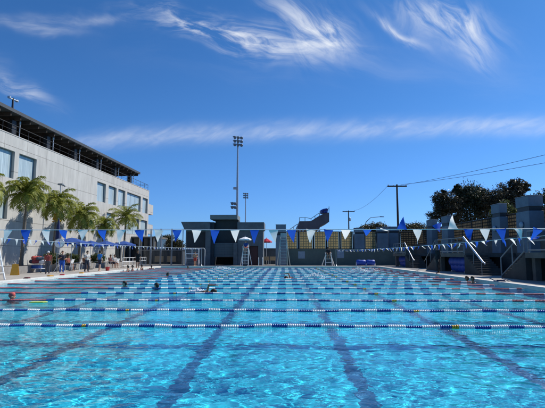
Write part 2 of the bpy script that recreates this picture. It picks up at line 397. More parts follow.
m_lattx = screenmat('brown_lattice_cloth_far', (.085,.073,.05), (.010,.012,.013), .34, .26, .05, 'xz')
# ---------------------------------------------------------------- left building
LX0, LK = -24.0, .042
def fx(Y): return LX0 + LK * Y
def face_hit(px, py):
    d = ray(px, py); t = LX0 / (d.x - LK * d.y); return Vector((d.x*t, d.y*t, 1.5 + d.z*t))
def fY(px): return face_hit(px, 215).y
bld = empty('concrete_building', (fx(20), 20, DZ), 0, 'long pale concrete sports building with dark roof terrace left of the pool', 'building')
O = Vector((fx(20), 20, DZ))
m_conc = brickmat('building_concrete', (.50,.49,.455), (.455,.445,.415), (.22,.21,.19), 3.0, 2.05, .022, 'yz', .85, .25, noise=.18)
Y0, Y1, ZT = 14.0, fY(148.5), 11.35
up = [(31.5, fY(11)), (fY(15.5), fY(33.5)), (28.0, 30.8), (fY(96), fY(104.8)), (fY(107.6), fY(115.6)), (fY(117.4), fY(124.5)), (fY(126.5), fY(140.4)), (fY(142.2), fY(147.4))]
lo = [(33.2, fY(7)), (28.0, 31.0), (fY(106.6), fY(114.8)), (fY(125.7), fY(139.4)), (fY(140.8), fY(147.4))]
gr_ = [(fY(116.5), fY(123)), (fY(125.0), fY(140.0))]
holes = [(a, c, 7.75, 10.05) for a, c in up] + [(a, c, 4.35, 6.65) for a, c in lo] + [(a, c, .5, 3.05) for a, c in gr_]
ucuts = sorted(set([Y0, Y1] + [h[0] for h in holes] + [h[1] for h in holes])); vcuts = sorted(set([DZ, ZT] + [h[2] for h in holes] + [h[3] for h in holes]))
b = MB(); DEP = .26
def P(u, v, wdp): return Vector((fx(u) - wdp, u, v)) - O
for i in range(len(ucuts)-1):
    for j in range(len(vcuts)-1):
        uc = (ucuts[i]+ucuts[i+1])/2; vc = (vcuts[j]+vcuts[j+1])/2
        if any(h[0] < uc < h[1] and h[2] < vc < h[3] for h in holes): continue
        b.add([P(ucuts[i],vcuts[j],0),P(ucuts[i+1],vcuts[j],0),P(ucuts[i+1],vcuts[j+1],0),P(ucuts[i],vcuts[j+1],0)], [(0,1,2,3)])
for (a,c,d,e) in holes:
    for (p,q) in (((a,d),(c,d)),((c,d),(c,e)),((c,e),(a,e)),((a,e),(a,d))):
        b.add([P(p[0],p[1],0),P(q[0],q[1],0),P(q[0],q[1],DEP+.1),P(p[0],p[1],DEP+.1)], [(0,1,2,3)])
BW = 16.0
b.add([P(Y0,DZ,0),P(Y1,DZ,0),P(Y1,DZ,BW),P(Y0,DZ,BW),P(Y0,ZT,0),P(Y1,ZT,0),P(Y1,ZT,BW),P(Y0,ZT,BW)], [(4,5,6,7),(1,2,6,5),(2,3,7,6),(3,0,4,7)])
bw_ = b.build('wall', m_conc, bld, fix=False)
for (a,c,d,e) in holes:
    o = empty('x'); bpy.data.objects.remove(o)
    fr = MB(); t = .06
    for (p,q,r_,s_) in ((a,a+t,d,e),(c-t,c,d,e),(a+t,c-t,d,d+t),(a+t,c-t,e-t,e)):
        fr.hexa([P(p,r_,DEP+.04),P(q,r_,DEP+.04),P(q,r_,DEP-.03),P(p,r_,DEP-.03),P(p,s_,DEP+.04),P(q,s_,DEP+.04),P(q,s_,DEP-.03),P(p,s_,DEP-.03)])
    if c - a > 3.2:
        for k in (1,2):
            u = a + (c-a)*k/3; fr.hexa([P(u-.03,d+t,DEP+.035),P(u+.03,d+t,DEP+.035),P(u+.03,d+t,DEP-.02),P(u-.03,d+t,DEP-.02),P(u-.03,e-t,DEP+.035),P(u+.03,e-t,DEP+.035),P(u+.03,e-t,DEP-.02),P(u-.03,e-t,DEP-.02)])
    wo = fr.build('window', m_grail if d > 1 else m_dark, bld)
    g = MB(); g.hexa([P(a+t,d+t,DEP+.03),P(c-t,d+t,DEP+.03),P(c-t,d+t,DEP+.005),P(a+t,d+t,DEP+.005),P(a+t,e-t,DEP+.03),P(c-t,e-t,DEP+.03),P(c-t,e-t,DEP+.005),P(a+t,e-t,DEP+.005)])
    g.build('pane', m_blind if d > 1 else m_glassd, wo)
# coping strip on the parapet, canopy over the terrace
b = MB(); b.hexa([P(Y0,ZT,-.03),P(Y1+.03,ZT,-.03),P(Y1+.03,ZT,.3),P(Y0,ZT,.3),P(Y0,ZT+.08,-.03),P(Y1+.03,ZT+.08,-.03),P(Y1+.03,ZT+.08,.3),P(Y0,ZT+.08,.3)])
b.build('parapet_cap', M('cap_concrete', (.44,.42,.39), .8), bld)
YC = fY(136.5); CH = 13.42; CD = 3.7
b = MB()
b.hexa([P(Y0,CH-.28,-.35),P(YC,CH-.28,-.35),P(YC,CH-.28,CD),P(Y0,CH-.28,CD),P(Y0,CH,-.35),P(YC,CH,-.35),P(YC,CH,CD),P(Y0,CH,CD)])
roof = b.build('roof', M('roof_fascia', (.045,.05,.055), .6, .25, .8), bld)
b = MB(); u = Y0 + .4
while u < YC - .2:
    b.hexa([P(u,CH-.62,-.2),P(u+.09,CH-.62,-.2),P(u+.09,CH-.62,CD-.1),P(u,CH-.62,CD-.1),P(u,CH-.283,-.2),P(u+.09,CH-.283,-.2),P(u+.09,CH-.283,CD-.1),P(u,CH-.283,CD-.1)]); u += 1.3
b.build('roof_joist', M('brown_joist', (.05,.032,.022), .8, .3, 3), bld)
b = MB(); b.hexa([P(Y0,11.6,CD-.06),P(YC,11.6,CD-.06),P(YC,11.6,CD),P(Y0,11.6,CD),P(Y0,CH-.285,CD-.06),P(YC,CH-.285,CD-.06),P(YC,CH-.285,CD),P(Y0,CH-.285,CD)])
b.build('back_screen', brickmat('screen_slats', (.03,.024,.02), (.035,.026,.02), (.01,.01,.01), 1.3, .14, .02, 'yz', .8, .3), bld)
u = fY(12.6); us = []
while u > Y0 + 1: u -= 5.2
u += 5.2
while u < YC:
    us.append(u); u += 5.2
for u in us:
    b = MB(); b.hexa([P(u-.28,ZT+.082,.35),P(u+.28,ZT+.082,.35),P(u+.28,ZT+.082,.75),P(u-.28,ZT+.082,.75),P(u-.28,CH-.63,.35),P(u+.28,CH-.63,.35),P(u+.28,CH-.63,.75),P(u-.28,CH-.63,.75)])
    b.build('column', m_dark, bld)
    b = MB(); b.tube(P(u+.5,ZT+.082,.2), P(u+.5,ZT+1.25,.2), .05); b.lathe([(.05,0),(.09,.02),(.09,.25),(.02,.3)], 10, tuple(P(u+.5,ZT+1.25,.2)))
    b.build('terrace_light', m_galv, bld)
b = MB(); u = Y0 + .2
while u < Y1 - .2:
    b.tube(P(u,ZT+.08,.15), P(u,ZT+.95,.15), .022, n=6); u += 1.72
b.tube(P(Y0,ZT+.95,.15), P(Y1-.2,ZT+.95,.15), .028, n=6); b.tube(P(Y0,ZT+.5,.15), P(Y1-.2,ZT+.5,.15), .014, n=6)
b.tube(P(Y1-.2,ZT+.95,.15), P(Y1-.2,ZT+.95,6), .028, n=6)
for k in range(4): b.tube(P(Y1-.2,ZT+.08,.15+k*1.9), P(Y1-.2,ZT+.95,.15+k*1.9), .022, n=6)
b.build('terrace_railing', m_dark, bld)
for (zt, zb) in ((9.6, 8.0), (6.35, 4.8)):
    b = MB(); ye = fY(157) ; x0 = fx(Y1) - .9
    b.box(Vector((x0-3.5, Y1+.002, zb)) - O, Vector((x0+.25, Y1+4.6, zb+.22)) - O)
    for (p, q) in (((x0-3.5, Y1+4.45, zb+.22),(x0+.25, Y1+4.6, zt)), ((x0+.1, Y1+.9, zb+.22),(x0+.25, Y1+4.448, zt))):
        b.box(Vector(p) - O, Vector(q) - O)
    b.build('balcony', m_conc, bld)
# low wing with tall fence posts past the end of the facade
mp = face_hit(17.6, 101); u = mp.y
t = empty('roof_camera_mast', (fx(u)-.4, u, CH), 0, 'small mast with cross arm standing on the dark roof edge at upper left', 'mast')
b = MB(); b.tube((0,0,0),(0,0,1.25),.10,.07); b.build('mast_pole', m_dark, t)
b = MB(); b.tube((-.1,-.55,1.1),(.1,.55,1.15),.05); b.box((-.1,-.62,1.05),(.1,-.42,1.22)); b.box((-.1,.42,1.08),(.1,.62,1.25)); b.build('cross_arm', m_galv, t)

# ---------------------------------------------------------------- palms
def frond(b, base, azm, elev, Lf, rnd, droop=1.0):
    n = 12; pts = []; p = Vector(base); a = elev
    for i in range(n+1):
        pts.append(p.copy()); a -= droop * (1.15 + .9*i/n) * 1.5 / n
        st = Lf / n; p = p + Vector((math.cos(azm)*math.cos(a), math.sin(azm)*math.cos(a), math.sin(a))) * st
    b.path(pts, [.022*(1-i/(n+1))+.005 for i in range(n+1)], 4, 0)
    side = Vector((-math.sin(azm), math.cos(azm), 0))
    for i in range(1, n):
        for h in (0, .33, .66):
            q = pts[i].lerp(pts[i+1], h); d = (pts[i+1]-pts[i]).normalized(); fr_ = (i+h)/n
            ll = (.58 * math.sin(math.pi * min(1, fr_*.85+.12)) ** .6 + .08) * Lf / 2.2
            for s_ in (-1, 1):
                dd = (side * s_ * (.8 + rnd.random()*.25) + d * (.55+rnd.random()*.25) + Vector((0,0,(rnd.random()-.45)*.7))).normalized()
                up_ = d.cross(dd).normalized(); wd = d * .030
                m1 = q + dd * ll * .5 + Vector((0,0,-.03)); e1 = q + dd * ll + Vector((0,0,-.20*ll/.5 - rnd.random()*.08))
                b.add([q-wd, q+wd, m1+wd*1.1, m1-wd*1.1, e1], [(0,1,2,3),(3,2,4)], 0, False)
def palm(seed, trunk_h, Lf, nf, fruit, droop=1.0, lean=0.):
    rnd = random.Random(seed); root = empty('palm_tree')
    b = MB(); pts = []; rs_ = []; nseg = 40
    for i in range(nseg+1):
        f = i/nseg; pts.append((lean*f*f, .05*math.sin(f*3), trunk_h*f)); r = .135 - .04*f + (.05*math.exp(-f*12)); rs_.append(r*(1.06 if i % 2 else .97))
    b.path(pts, rs_, 12); b.build('trunk', m_bark, root)
    top = Vector(pts[-1])
    b = MB(); b.path([top-Vector((0,0,.05)), top+Vector((0,0,.35)), top+Vector((0,0,.75))], [.14,.11,.04], 8)
    b.build('crownshaft', m_gtree, root)
    b = MB()
    for i in range(nf):
        f = i/nf; azm = i*2.399 + rnd.random()*.4; elev = R(86 - 72*f**.9 + rnd.uniform(-8,8))
        frond(b, top + Vector((0,0,.65-.45*f)), azm, elev, Lf*rnd.uniform(.85,1.08), rnd, droop*(.75+.45*f))
    b.build('crown', m_palm, root, fix=False)
    if fruit:
        b = MB()
        for i in range(200):
            a = rnd.random()*6.28; h = rnd.random(); p = top + Vector((.40+.34*h*math.cos(a), -.72+.30*h*math.sin(a), -.10-.95*h))
            b.lathe([(.01,-.05),(.045,0),(.01,.05)], 5, tuple(p + Vector((rnd.uniform(-.1,.1),rnd.uniform(-.1,.1),0))))
        b.path([top+Vector((.05,-.05,.2)), top+Vector((.35,-.5,.15)), top+Vector((.42,-.72,-.5)), top+Vector((.40,-.72,-1.1))], [.03,.04,.10,.03], 6)
        b.build('fruit_cluster', m_fruit, root)
    return root
def pl(px, Y, X=-20.6): return (X, Y, .62)
palms = []
def ppos(px, X): return Vector((X, X / ((px-284)/450.), .62))
specs = [ # px, X, top y px of the crown centre, seed, frond length, n, fruit, label
 (19.5, -20.3, 194, 3, 2.05, 36, False, .88, 'queen palm nearest the left edge whose whole crown shows before the wide windows'),
 (51.5, -20.2, 206, 5, 2.05, 34, True, .92, 'queen palm with a cluster of yellow fruit hanging below its crown'),
 (78, -20.1, 218, 8, 2.2, 36, False, .95, 'bushy yellowish queen palm between the fruiting palm and the building windows'),
 (101, -20.0, 227, 11, 1.8, 24, False, 1.0, 'short greyish palm with thin drooping fronds, before the left lower window pair'),
 (123, -19.6, 219, 14, 2.4, 22, False, .85, 'queen palm with long arching fronds near the far end of the building'),
 (-25, -20.4, 191, 21, 1.7, 22, False, 1.0, 'palm mostly cut off by the left edge, only frond tips showing')]
for (px, X, py, seed, Lf, nf, fru, dr, lab) in specs:
    p = ppos(px, X); h = atx(px, py, X).z - .62 - .3
    t = palm(seed, max(3, h), Lf, nf, fru, dr, .15); t.location = p; tag(t, lab, 'palm tree', 'queen palms in the planter by the building'); palms.append(p)

lp = ppos(55.5, -21.2); t = empty('deck_lamp', lp, 0, 'slim lamp post rising behind the fruiting palm against the plain wall', 'lamp post'); hL = atx(55.5, 183.5, -21.2).z - .62
b = MB(); b.tube((0,0,0),(0,0,hL),.05,.04); b.build('post', m_galv, t); b = MB(); b.box((-.22,-.14,hL),(.22,.14,hL+.14)); b.tube((.2,0,hL+.02),(.42,0,hL-.12),.07); b.build('lamp_head', m_grail, t)
# planter along the building
def planter(y0, y1, label):
    t = empty('planter', (-19.6, y0, DZ), 0, label, 'planter', 'low concrete planters along the building')
    b = MB(); L_ = y1-y0
    b.box((-1.9,0,0),(-1.7,L_,.5)); b.box((.5,0,0),(.7,L_,.5)); b.box((-1.7,0,0),(.5,.2,.5)); b.box((-1.7,L_-.2,0),(.5,L_,.5)); b.build('planter_wall', M('planter_concrete', (.24,.23,.215), .9, .2, 1.5), t, bevel=.015)
    b = MB(); b.box((-1.7,.2,0),(.5,L_-.2,.44)); b.build('soil', m_soil, t)
planter(24, 36.5, 'low dark concrete planter nearest the camera on the left deck, behind the yellow board')
planter(37.5, 58.5, 'long low concrete planter farther down the left deck, behind the deck chairs')

# ---------------------------------------------------------------- leafy trees and shrubs
def crown_mesh(seed, blobs, leaf, nper, mats):
    rr = np.random.RandomState(seed); V = []; 
    for (c, r, k) in blobs:
        c = np.array(c); r = np.array(r if hasattr(r, '__len__') else (r, r, r)); ncl = max(6, int(44*k))
        d = rr.normal(size=(ncl, 3)); d /= np.linalg.norm(d, axis=1)[:, None]
        rad = rr.uniform(.35, 1.08, ncl) ** .7; cl = c + d * rad[:, None] * r
        for q in cl:
            m_ = int(nper * rr.uniform(.5, 1.5)); s_ = r.mean() * rr.uniform(.12, .24)
            p = q + rr.normal(size=(m_, 3)) * s_ * np.array([1, 1, .7])
            u = rr.normal(size=(m_, 3)); u /= np.linalg.norm(u, axis=1)[:, None]; w_ = rr.normal(size=(m_, 3)); v = np.cross(u, w_); v /= np.linalg.norm(v, axis=1)[:, None]
            L_ = leaf * rr.uniform(.6, 1.3, m_)[:, None]
            V.append(np.stack([p - u*L_, p + v*L_*.45, p + u*L_, p - v*L_*.45], 1))
    V = np.concatenate(V).reshape(-1, 3).astype(np.float32); nq = len(V)//4
    me = bpy.data.meshes.new('crown'); me.vertices.add(len(V)); me.vertices.foreach_set('co', V.ravel())
    me.loops.add(len(V)); me.loops.foreach_set('vertex_index', np.arange(len(V), dtype=np.int32)); me.polygons.add(nq)
    me.polygons.foreach_set('loop_start', np.arange(0, len(V), 4, dtype=np.int32)); me.polygons.foreach_set('loop_total', np.full(nq, 4, np.int32))
    me.materials.append(mats); me.update(calc_edges=True); return me
def tree(name, loc, blobs, m, label, cat='tree', group=None, leaf=.16, nper=60, seed=1, trunk_r=.18, part='crown'):
    t = empty(name, loc, 0, label, cat, group)
    o = bpy.data.objects.new(part, crown_mesh(seed, blobs, leaf, nper, m)); COL.objects.link(o); o.parent = t
    b = MB(); c0 = Vector(blobs[0][0]); fork = Vector((c0.x*.3, c0.y*.3, max(.15, c0.z*.45)))
    b.path([(0,0,0), fork*.5, fork], [trunk_r*1.3, trunk_r, trunk_r*.8], 8)
    rnd = random.Random(seed)
    for (c, r, k) in blobs:
        c = Vector(c); mid = fork.lerp(c, .55) + Vector((rnd.uniform(-.2,.2), rnd.uniform(-.2,.2), .1)); b.path([fork, mid, c], [trunk_r*.6, trunk_r*.35, trunk_r*.1], 6)
        rm = r[0] if hasattr(r, '__len__') else r
        for _ in range(4):
            d = Vector((rnd.uniform(-1,1), rnd.uniform(-1,1), rnd.uniform(-.2,1))).normalized(); b.path([mid, c + d*rm*.75], [trunk_r*.25, trunk_r*.06], 5)
    b.build('trunk' if cat == 'tree' else 'stem', m_bark2, t); return t
def tb(px, py, Y, base):   # a crown lobe centre relative to base
    return tuple(at(px, py, Y) - Vector(base))
Yt = 55; g = 'dark trees behind the right terrace'
def gbase(px, Y, z=.05): 
    p = at(px, 254, Y); return (p.x, Y, z)
bs = gbase(446, Yt)
tree('broadleaf_tree', bs, [(tb(447,204,Yt,bs),1.5,1.2),(tb(440,200,Yt,bs),.9,.6),(tb(438,213,Yt,bs),1.1,.7),(tb(452,212,Yt,bs),1.6,1),(tb(443,194,Yt,bs),.5,.3)], m_dtree2, 'reddish dark tree at the left end of the row behind the right terrace', 'tree', g, .11, 85, 3)
bs = gbase(474, Yt+1)
tree('broadleaf_tree', bs, [(tb(474,202,Yt+1,bs),2.1,1.6),(tb(466,194,Yt+1,bs),1.2,.8),(tb(458,192,Yt+1,bs),.7,.5),(tb(482,197,Yt+1,bs),1.3,.8),(tb(470,212,Yt+1,bs),2.2,1.4),(tb(457,187,Yt+1,bs),.35,.25)], m_dtree, 'tallest dark tree in the middle of the row behind the right terrace', 'tree', g, .115, 90, 5)
bs = gbase(505, Yt-1)
tree('broadleaf_tree', bs, [(tb(505,196,Yt-1,bs),1.4,1.1),(tb(516,190,Yt-1,bs),1.2,.8),(tb(523,188,Yt-1,bs),.7,.5),(tb(494,202,Yt-1,bs),1.5,1),(tb(498,211,Yt-1,bs),2.0,1.2),(tb(513,200,Yt-1,bs),1.3,.7),(tb(512,185,Yt-1,bs),.4,.25)], m_dtree2, 'dark tree at the right end of the row, its crown leaning toward the biggest pillar', 'tree', g, .11, 85, 9)
bs = gbase(548, 40)
tree('broadleaf_tree', bs, [(tb(549,200,40,bs),1.0,1),(tb(546,206,40,bs),1.0,.7)], m_dtree, 'dark foliage cut off by the right edge of the photo beside the biggest pillar', 'tree', g, .13, 40, 12)
bs = gbase(503, 37.5)
tree('shrub', bs, [(tb(504,211,37.5,bs),.75,1),(tb(509,213,37.5,bs),.6,.7),(tb(498,214,37.5,bs),.6,.6)], m_gtree, 'sunlit yellow green shrub showing between two pillars of the right terrace', 'shrub', None, .08, 60, 4, .08)
for i, (px, py, r, Y, sd_, lab) in enumerate([(377,230,(2.3,1.5,1.0),78,31,'rounded olive tree behind the far wall just left of the tall utility pole'),(414,231,(2.3,1.5,1.2),72,33,'olive brown tree behind the far corner, just right of the tall utility pole'),(366,230.5,(1.3,1,.8),80,34,'small low olive tree behind the far wall below the street lamp')]):
    bs = gbase(px, Y); tree('round_tree', bs, [(tb(px,py,Y,bs),r,2.4)], m_olive, lab, 'tree', 'trees beyond the far wall', .13, 70, sd_)
for i, (px, py, r, Y, sd_, lab) in enumerate([(157,246,(1.5,1.2,1.6),74,41,'dark bushy tree behind the fence close to the end of the long building'),(168,243,(1.3,1.1,1.3),75,42,'dark tree behind the fence midway between the long building and the pool house'),(176,248,(1.2,1,1.3),73,43,'low dark tree behind the fence beside the pool house')]):
    bs = gbase(px, Y); tree('round_tree', bs, [(tb(px,py,Y,bs),r,1.8)], m_olive, lab, 'tree', 'trees beyond the left fence', .13, 60, sd_)
for i, (y, lab) in enumerate([(39.0,'dark shrub in the planter under the fruiting palm'),(42.0,'dark shrub in the planter behind the first blue umbrella'),(48.5,'dark shrub in the planter behind the coach in the blue shirt')]):
    tree('shrub', (-20.2, y, .55), [((0,0,.55),(.75,.9,.5),1.2)], m_gtree, lab, 'shrub', 'shrubs in the planters', .07, 60, 60+i, .04)

# ---------------------------------------------------------------- pool house at the far end
HY = 57.0
def hx(px): return at(px, 254, HY).x
def hz(py): return at(236, py, HY).z
ph = empty('pool_house', (hx(224), HY, DZ), 0, 'blue grey block building with raised centre at the far end of the pool', 'building'); O = Vector((hx(224), HY, DZ))
def hb(b, x0, x1, z0, z1, y0=0., y1=8., mi=None): b.box((hx(x0)-O.x, y0, z0-DZ), (hx(x1)-O.x, min(y1, 3.2) if y1 > 3 else y1, z1-DZ), mi)
b = MB(); hb(b,184.5,205,DZ,hz(230),.5); b.build('wall', m_slate, ph); b = MB(); hb(b,237.5,249.2,DZ,hz(230),.0); hb(b,258.2,263,DZ,hz(230),.0); hb(b,249.2,258.2,hz(246),hz(230),0); hb(b,249.2,258.2,DZ,hz(246),.5,8); b.build('wall', m_slate, ph)
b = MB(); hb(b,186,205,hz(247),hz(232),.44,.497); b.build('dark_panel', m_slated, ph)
b = MB(); x = (hx(181.3)-O.x, hx(185)-O.x, hx(210)-O.x); z = (hz(222)-DZ, hz(230)-DZ-.0)
b.prism([(x[0],-.6,z[0]),(x[1],-.6,z[1]+.01),(x[2],-.6,z[1]+.01),(x[2],-.6,z[0])], (0,3.9,0)); b.build('roof', m_slate, ph); b = MB()
hb(b,237.6,264.2,hz(230)+.01,hz(222.6),-.6,8.2); b.build('roof', m_slate, ph)
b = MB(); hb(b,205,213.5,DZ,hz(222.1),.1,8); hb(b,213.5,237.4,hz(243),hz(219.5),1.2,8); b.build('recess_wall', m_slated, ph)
b = MB(); hb(b,205.3,210.5,DZ,hz(230),-.15,.095); b.build('column', m_slate, ph); b = MB(); hb(b,233.5,237.4,DZ,hz(243),-.15,1.0); b.build('column', m_slate, ph)
b = MB(); hb(b,210,237.4,hz(219.4),hz(215),-.3,8.3); b.build('upper_roof', M('tower_band', (.16,.19,.19), .7, .1, 1), ph)
b = MB(); hb(b,213.52,233.4,hz(257),hz(242.9),.5,1.1); b.build('shutter', brickmat('shutter_slats', (.09,.12,.14), (.08,.11,.13), (.05,.06,.07), 4, .22, .012, 'xz', .6, .3), ph)
b = MB(); hb(b,213.52,233.4,DZ,hz(257.1),2.5,2.6); b.build('doorway_dark_sheet', m_black, ph)  # black sheet set back in the opening, standing in for its unlit inside
b = MB(); hb(b,250,257.6,DZ+.02,hz(246.3),.38,.49); d_ = b.build('door', m_redd, ph)
b = MB(); b.lathe([(.03,0),(.05,.03),(.03,.06)], 8, (hx(251)-O.x, .33, 1.0), 'y'); b.build('handle', m_galv, d_)

# white framed goal and posts standing on the far deck left of the pool house
def gp(px, py, Y): return at(px, py, Y)
p0 = at(190, 262, 54.2)
t = empty('water_polo_goal', (at(192,254,54.2).x, 54.2, DZ), 0, 'white framed goal standing on the far deck before the pool house', 'goal')
b = MB(); Wd = 13*54.2/450; Hh = 2.05
for xx in (-.5, 0, .5): b.tube((xx*Wd,0,.9),(xx*Wd,0,Hh),.045)
for zz in (.9, 1.45, Hh): b.tube((-.5*Wd,0,zz),(.5*Wd,0,zz),.045)
for sx in (-.5,.5): b.tube((sx*Wd,0,.9),(sx*Wd,0,0),.045); b.tube((sx*Wd,0,Hh),(sx*Wd,1.0,.03),.035); b.tube((sx*Wd,0,.04),(sx*Wd,1.0,.04),.04)
b.build('frame', m_white, t)
b = MB()
for k in range(13):
    x_ = -.5*Wd + Wd*k/12; b.tube((x_,.02,Hh),(x_,1.0,.05),.006, n=4)
for k in range(12):
    f = k/11; b.tube((-.5*Wd,f,Hh*(1-f)+.03),(.5*Wd,f,Hh*(1-f)+.03),.006, n=4)
b.build('net', m_wplast, t)
t = empty('towel_hoop', (at(202,254,54).x, 54, DZ), 0, 'tall pale pipe frame on the far deck right of the white goal', 'hoop')
b = MB(); b.path([(-.35,0,0),(-.35,0,1.95),(-.2,0,2.1),(.2,0,2.1),(.35,0,1.95),(.35,0,0)], .035); b.build('pipe', m_white, t)

# ---------------------------------------------------------------- far wall with plaid screens
WY = 57.0
def wx(px): return at(px, 254, WY).x
t = empty('low_wall', (wx(340), WY, DZ), 0, 'low green grey wall with pale notice panels across the far end right of the pool house', 'wall')
O = Vector(t.location); b = MB(); b.box((wx(276)-O.x,0,0),(wx(420)-O.x,1.0,1.95)); b.box((wx(276)-O.x,-.05,1.95),(wx(420)-O.x,1.05,2.05)); b.build('wall_body', m_green, t)
for px, py in ((301.5,255),(340.5,254.5)):
    b = MB(); c = at(px, py, WY-.02); b.box((c.x-.42-O.x,-.03,c.z-.45-DZ),(c.x+.42-O.x,-.003,c.z+.45-DZ)); b.build('notice_panel', M('grey_notice', (.28,.34,.40), .6, .12, 5), t)
scr = [(401.5,419.5),(286.2,297.6),(299.5,313.2),(314.4,326.6),(328,340),(341.4,353.6),(366,377.5)]
labs = ['dark screen panel in the far right corner, right of the last wall pillar','plaid tan screen panel behind the tall ladder chair','second plaid tan screen panel from the left, above the left notice','plaid tan screen panel left of the white low chair','plaid tan screen panel above the right notice, right of the white low chair','plaid tan screen panel left of the blue grey pillar on the far wall','plaid tan screen panel standing alone right of the blue grey pillar']
for (a, c), lab in zip(scr, labs):
    t = empty('screen_panel', ((wx(a)+wx(c))/2, WY+.55, 2.2), 0, lab, 'screen', 'plaid screens on the far wall'); hw = (wx(c)-wx(a))/2
    zt = 2.15
    b = MB(); b.add([(-hw+.05,0,0),(hw-.05,0,0),(hw-.05,0,zt),(-hw+.05,0,zt)], [(0,1,2,3)]); b.build('screen_cloth', m_plaid if a < 390 else m_lattx, t, fix=False)
    b = MB(); 
    for s_ in (-1,1): b.box((s_*hw-.02*s_,-.05,0),(s_*(hw+.13),.05,zt+.05))
    b.tube((-hw,0,zt+.03),(hw,0,zt+.03),.035); b.tube((-hw,0,.02),(hw,0,.02),.035); b.build('screen_frame', m_dark, t)

m_pil = M('pillar_blue', (.15,.195,.245), .75, .22, .9, bump=.1, bscale=20)
def pillar(loc, label, w_=.85, d_=1.5, h=3.85, lamp=None, rz=0, g='blue grey pillars along the terrace'):
    t = empty('pillar', loc, rz, label, 'pillar', g)
    b = MB(); a = w_/2; c = d_/2; fl = .05
    b.hexa([(-a-fl,-c-fl,0),(a+fl,-c-fl,0),(a+fl,c+fl,0),(-a-fl,c+fl,0),(-a,-c,h*.74),(a,-c,h*.74),(a,c,h*.74),(-a,c,h*.74)]); b.build('shaft', m_pil, t, bevel=.02)
    b = MB(); b.box((-a+.06,-c+.06,h*.74),(a-.06,c-.06,h*.82)); b.build('band', m_dark, t)
    b = MB(); b.box((-a,-c,h*.82),(a,c,h)); b.box((-a-.03,-c-.03,h),(a+.03,c+.03,h+.05)); b.build('cap', m_pil, t, bevel=.02)
    if lamp:
        b = MB(); b.lathe([(.22,0),(.22,-.05),(.15,-.12),(.04,-.15)], 16, (-a-.075,0,h*.50), 'x'); b.build('lamp', M('lamp_glass', (.30,.38,.45), .3, .1, 6), t)
    return t
pillar((wx(281), WY-.9, DZ), 'tall dark blue grey pillar standing right behind the tall ladder chair', 1.25, 1.0, 5.0, g='blue grey pillars on the far wall')
pillar((wx(360), WY+.5, 2.05), 'blue grey pillar on the far wall between two plaid screens', 1.2, .8, 2.75, g='blue grey pillars on the far wall')
pillar((wx(383.5), WY+.6, 2.05), 'blue grey pillar on the far wall left of the tall utility pole', 1.3, .8, 2.85, g='blue grey pillars on the far wall')
pillar((wx(396), WY+1.2, 2.05), 'blue grey pillar on the far wall just below the tall utility pole', 1.3, .9, 2.95, g='blue grey pillars on the far wall')

# ---------------------------------------------------------------- right terrace
TX = 12.7; TZ = 1.6
t = empty('terrace', (TX, 30, DZ), 0, 'dark concrete spectator terrace with stairs along the right side of the pool', 'terrace'); O = Vector(t.location)
decks = [(4.0, 24.2), (32.3, 38.2), (47.9, 53.2)]
for (y0, y1) in decks:
    b = MB(); b.box((0,y0-30,TZ-DZ-.28),(3.6,y1-30,TZ-DZ))
    b.build('platform', m_concd, t)
    for yy_ in (y0+.15, y1-.45): b = MB(); b.box((.25,yy_-30,0),(.55,yy_-29.7,TZ-DZ-.283)); b.build('column', m_concd, t)
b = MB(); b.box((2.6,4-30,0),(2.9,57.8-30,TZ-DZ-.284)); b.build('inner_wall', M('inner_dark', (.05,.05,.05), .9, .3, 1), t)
b = MB(); b.box((3.602,4-30,0),(3.9,57.8-30,2.6)); b.build('back_wall', m_concd, t)
# stairs, each a solid stepped block
def stair(y_top, sgn, label=None):
    b = MB(); n = 9; run = 2.7; h = TZ-DZ
    for k in range(n):
        hh = h*(n-k)/(n+1); a = y_top + sgn*run*k/n; c = y_top + sgn*run*(k+1)/n
        b.box((.002,a-30,0),(1.5,c-30,hh))
    b.build('stair', M('stair_concrete_shaded', (.055,.055,.052), .9, .25, 1.5), t)  # darker than the terrace concrete: shade on the steps put into the colour
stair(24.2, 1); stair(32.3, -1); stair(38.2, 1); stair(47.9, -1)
# blue tarps stored under the platforms
for i, (y0, y1, lab) in enumerate([(33.2,36.6,'rolled blue pool cover under the middle terrace platform'),(48.8,52.4,'rolled blue pool cover under the farthest terrace platform'),(18.5,21.8,'rolled blue pool cover under the nearest terrace platform at the right edge')]):
    b = MB(); 
    for (r, x_, z_) in ((.52,1.3,.52),(.40,1.05,1.0)):
        prof = []; L_ = (y1-y0)
        for k in range(15): prof.append((r*(1+.05*math.sin(k*2.1+x_*9)), (k/14-.5)*L_))
        b.lathe(prof, 18, (x_,0,z_*.8), 'y')
    t2 = empty('pool_cover', (TX-.2, (y0+y1)/2, DZ), 0, lab, 'pool cover', 'blue pool covers under the terrace'); b.build('rolled_cover', m_bluet, t2)
    b = MB(); b.box((.7,-L_/2+.3,0),(1.7,-L_/2+.5,.12)); b.build('cradle', m_galv, t2); b = MB(); b.box((.7,L_/2-.5,0),(1.7,L_/2-.3,.12)); b.build('cradle', m_galv, t2)
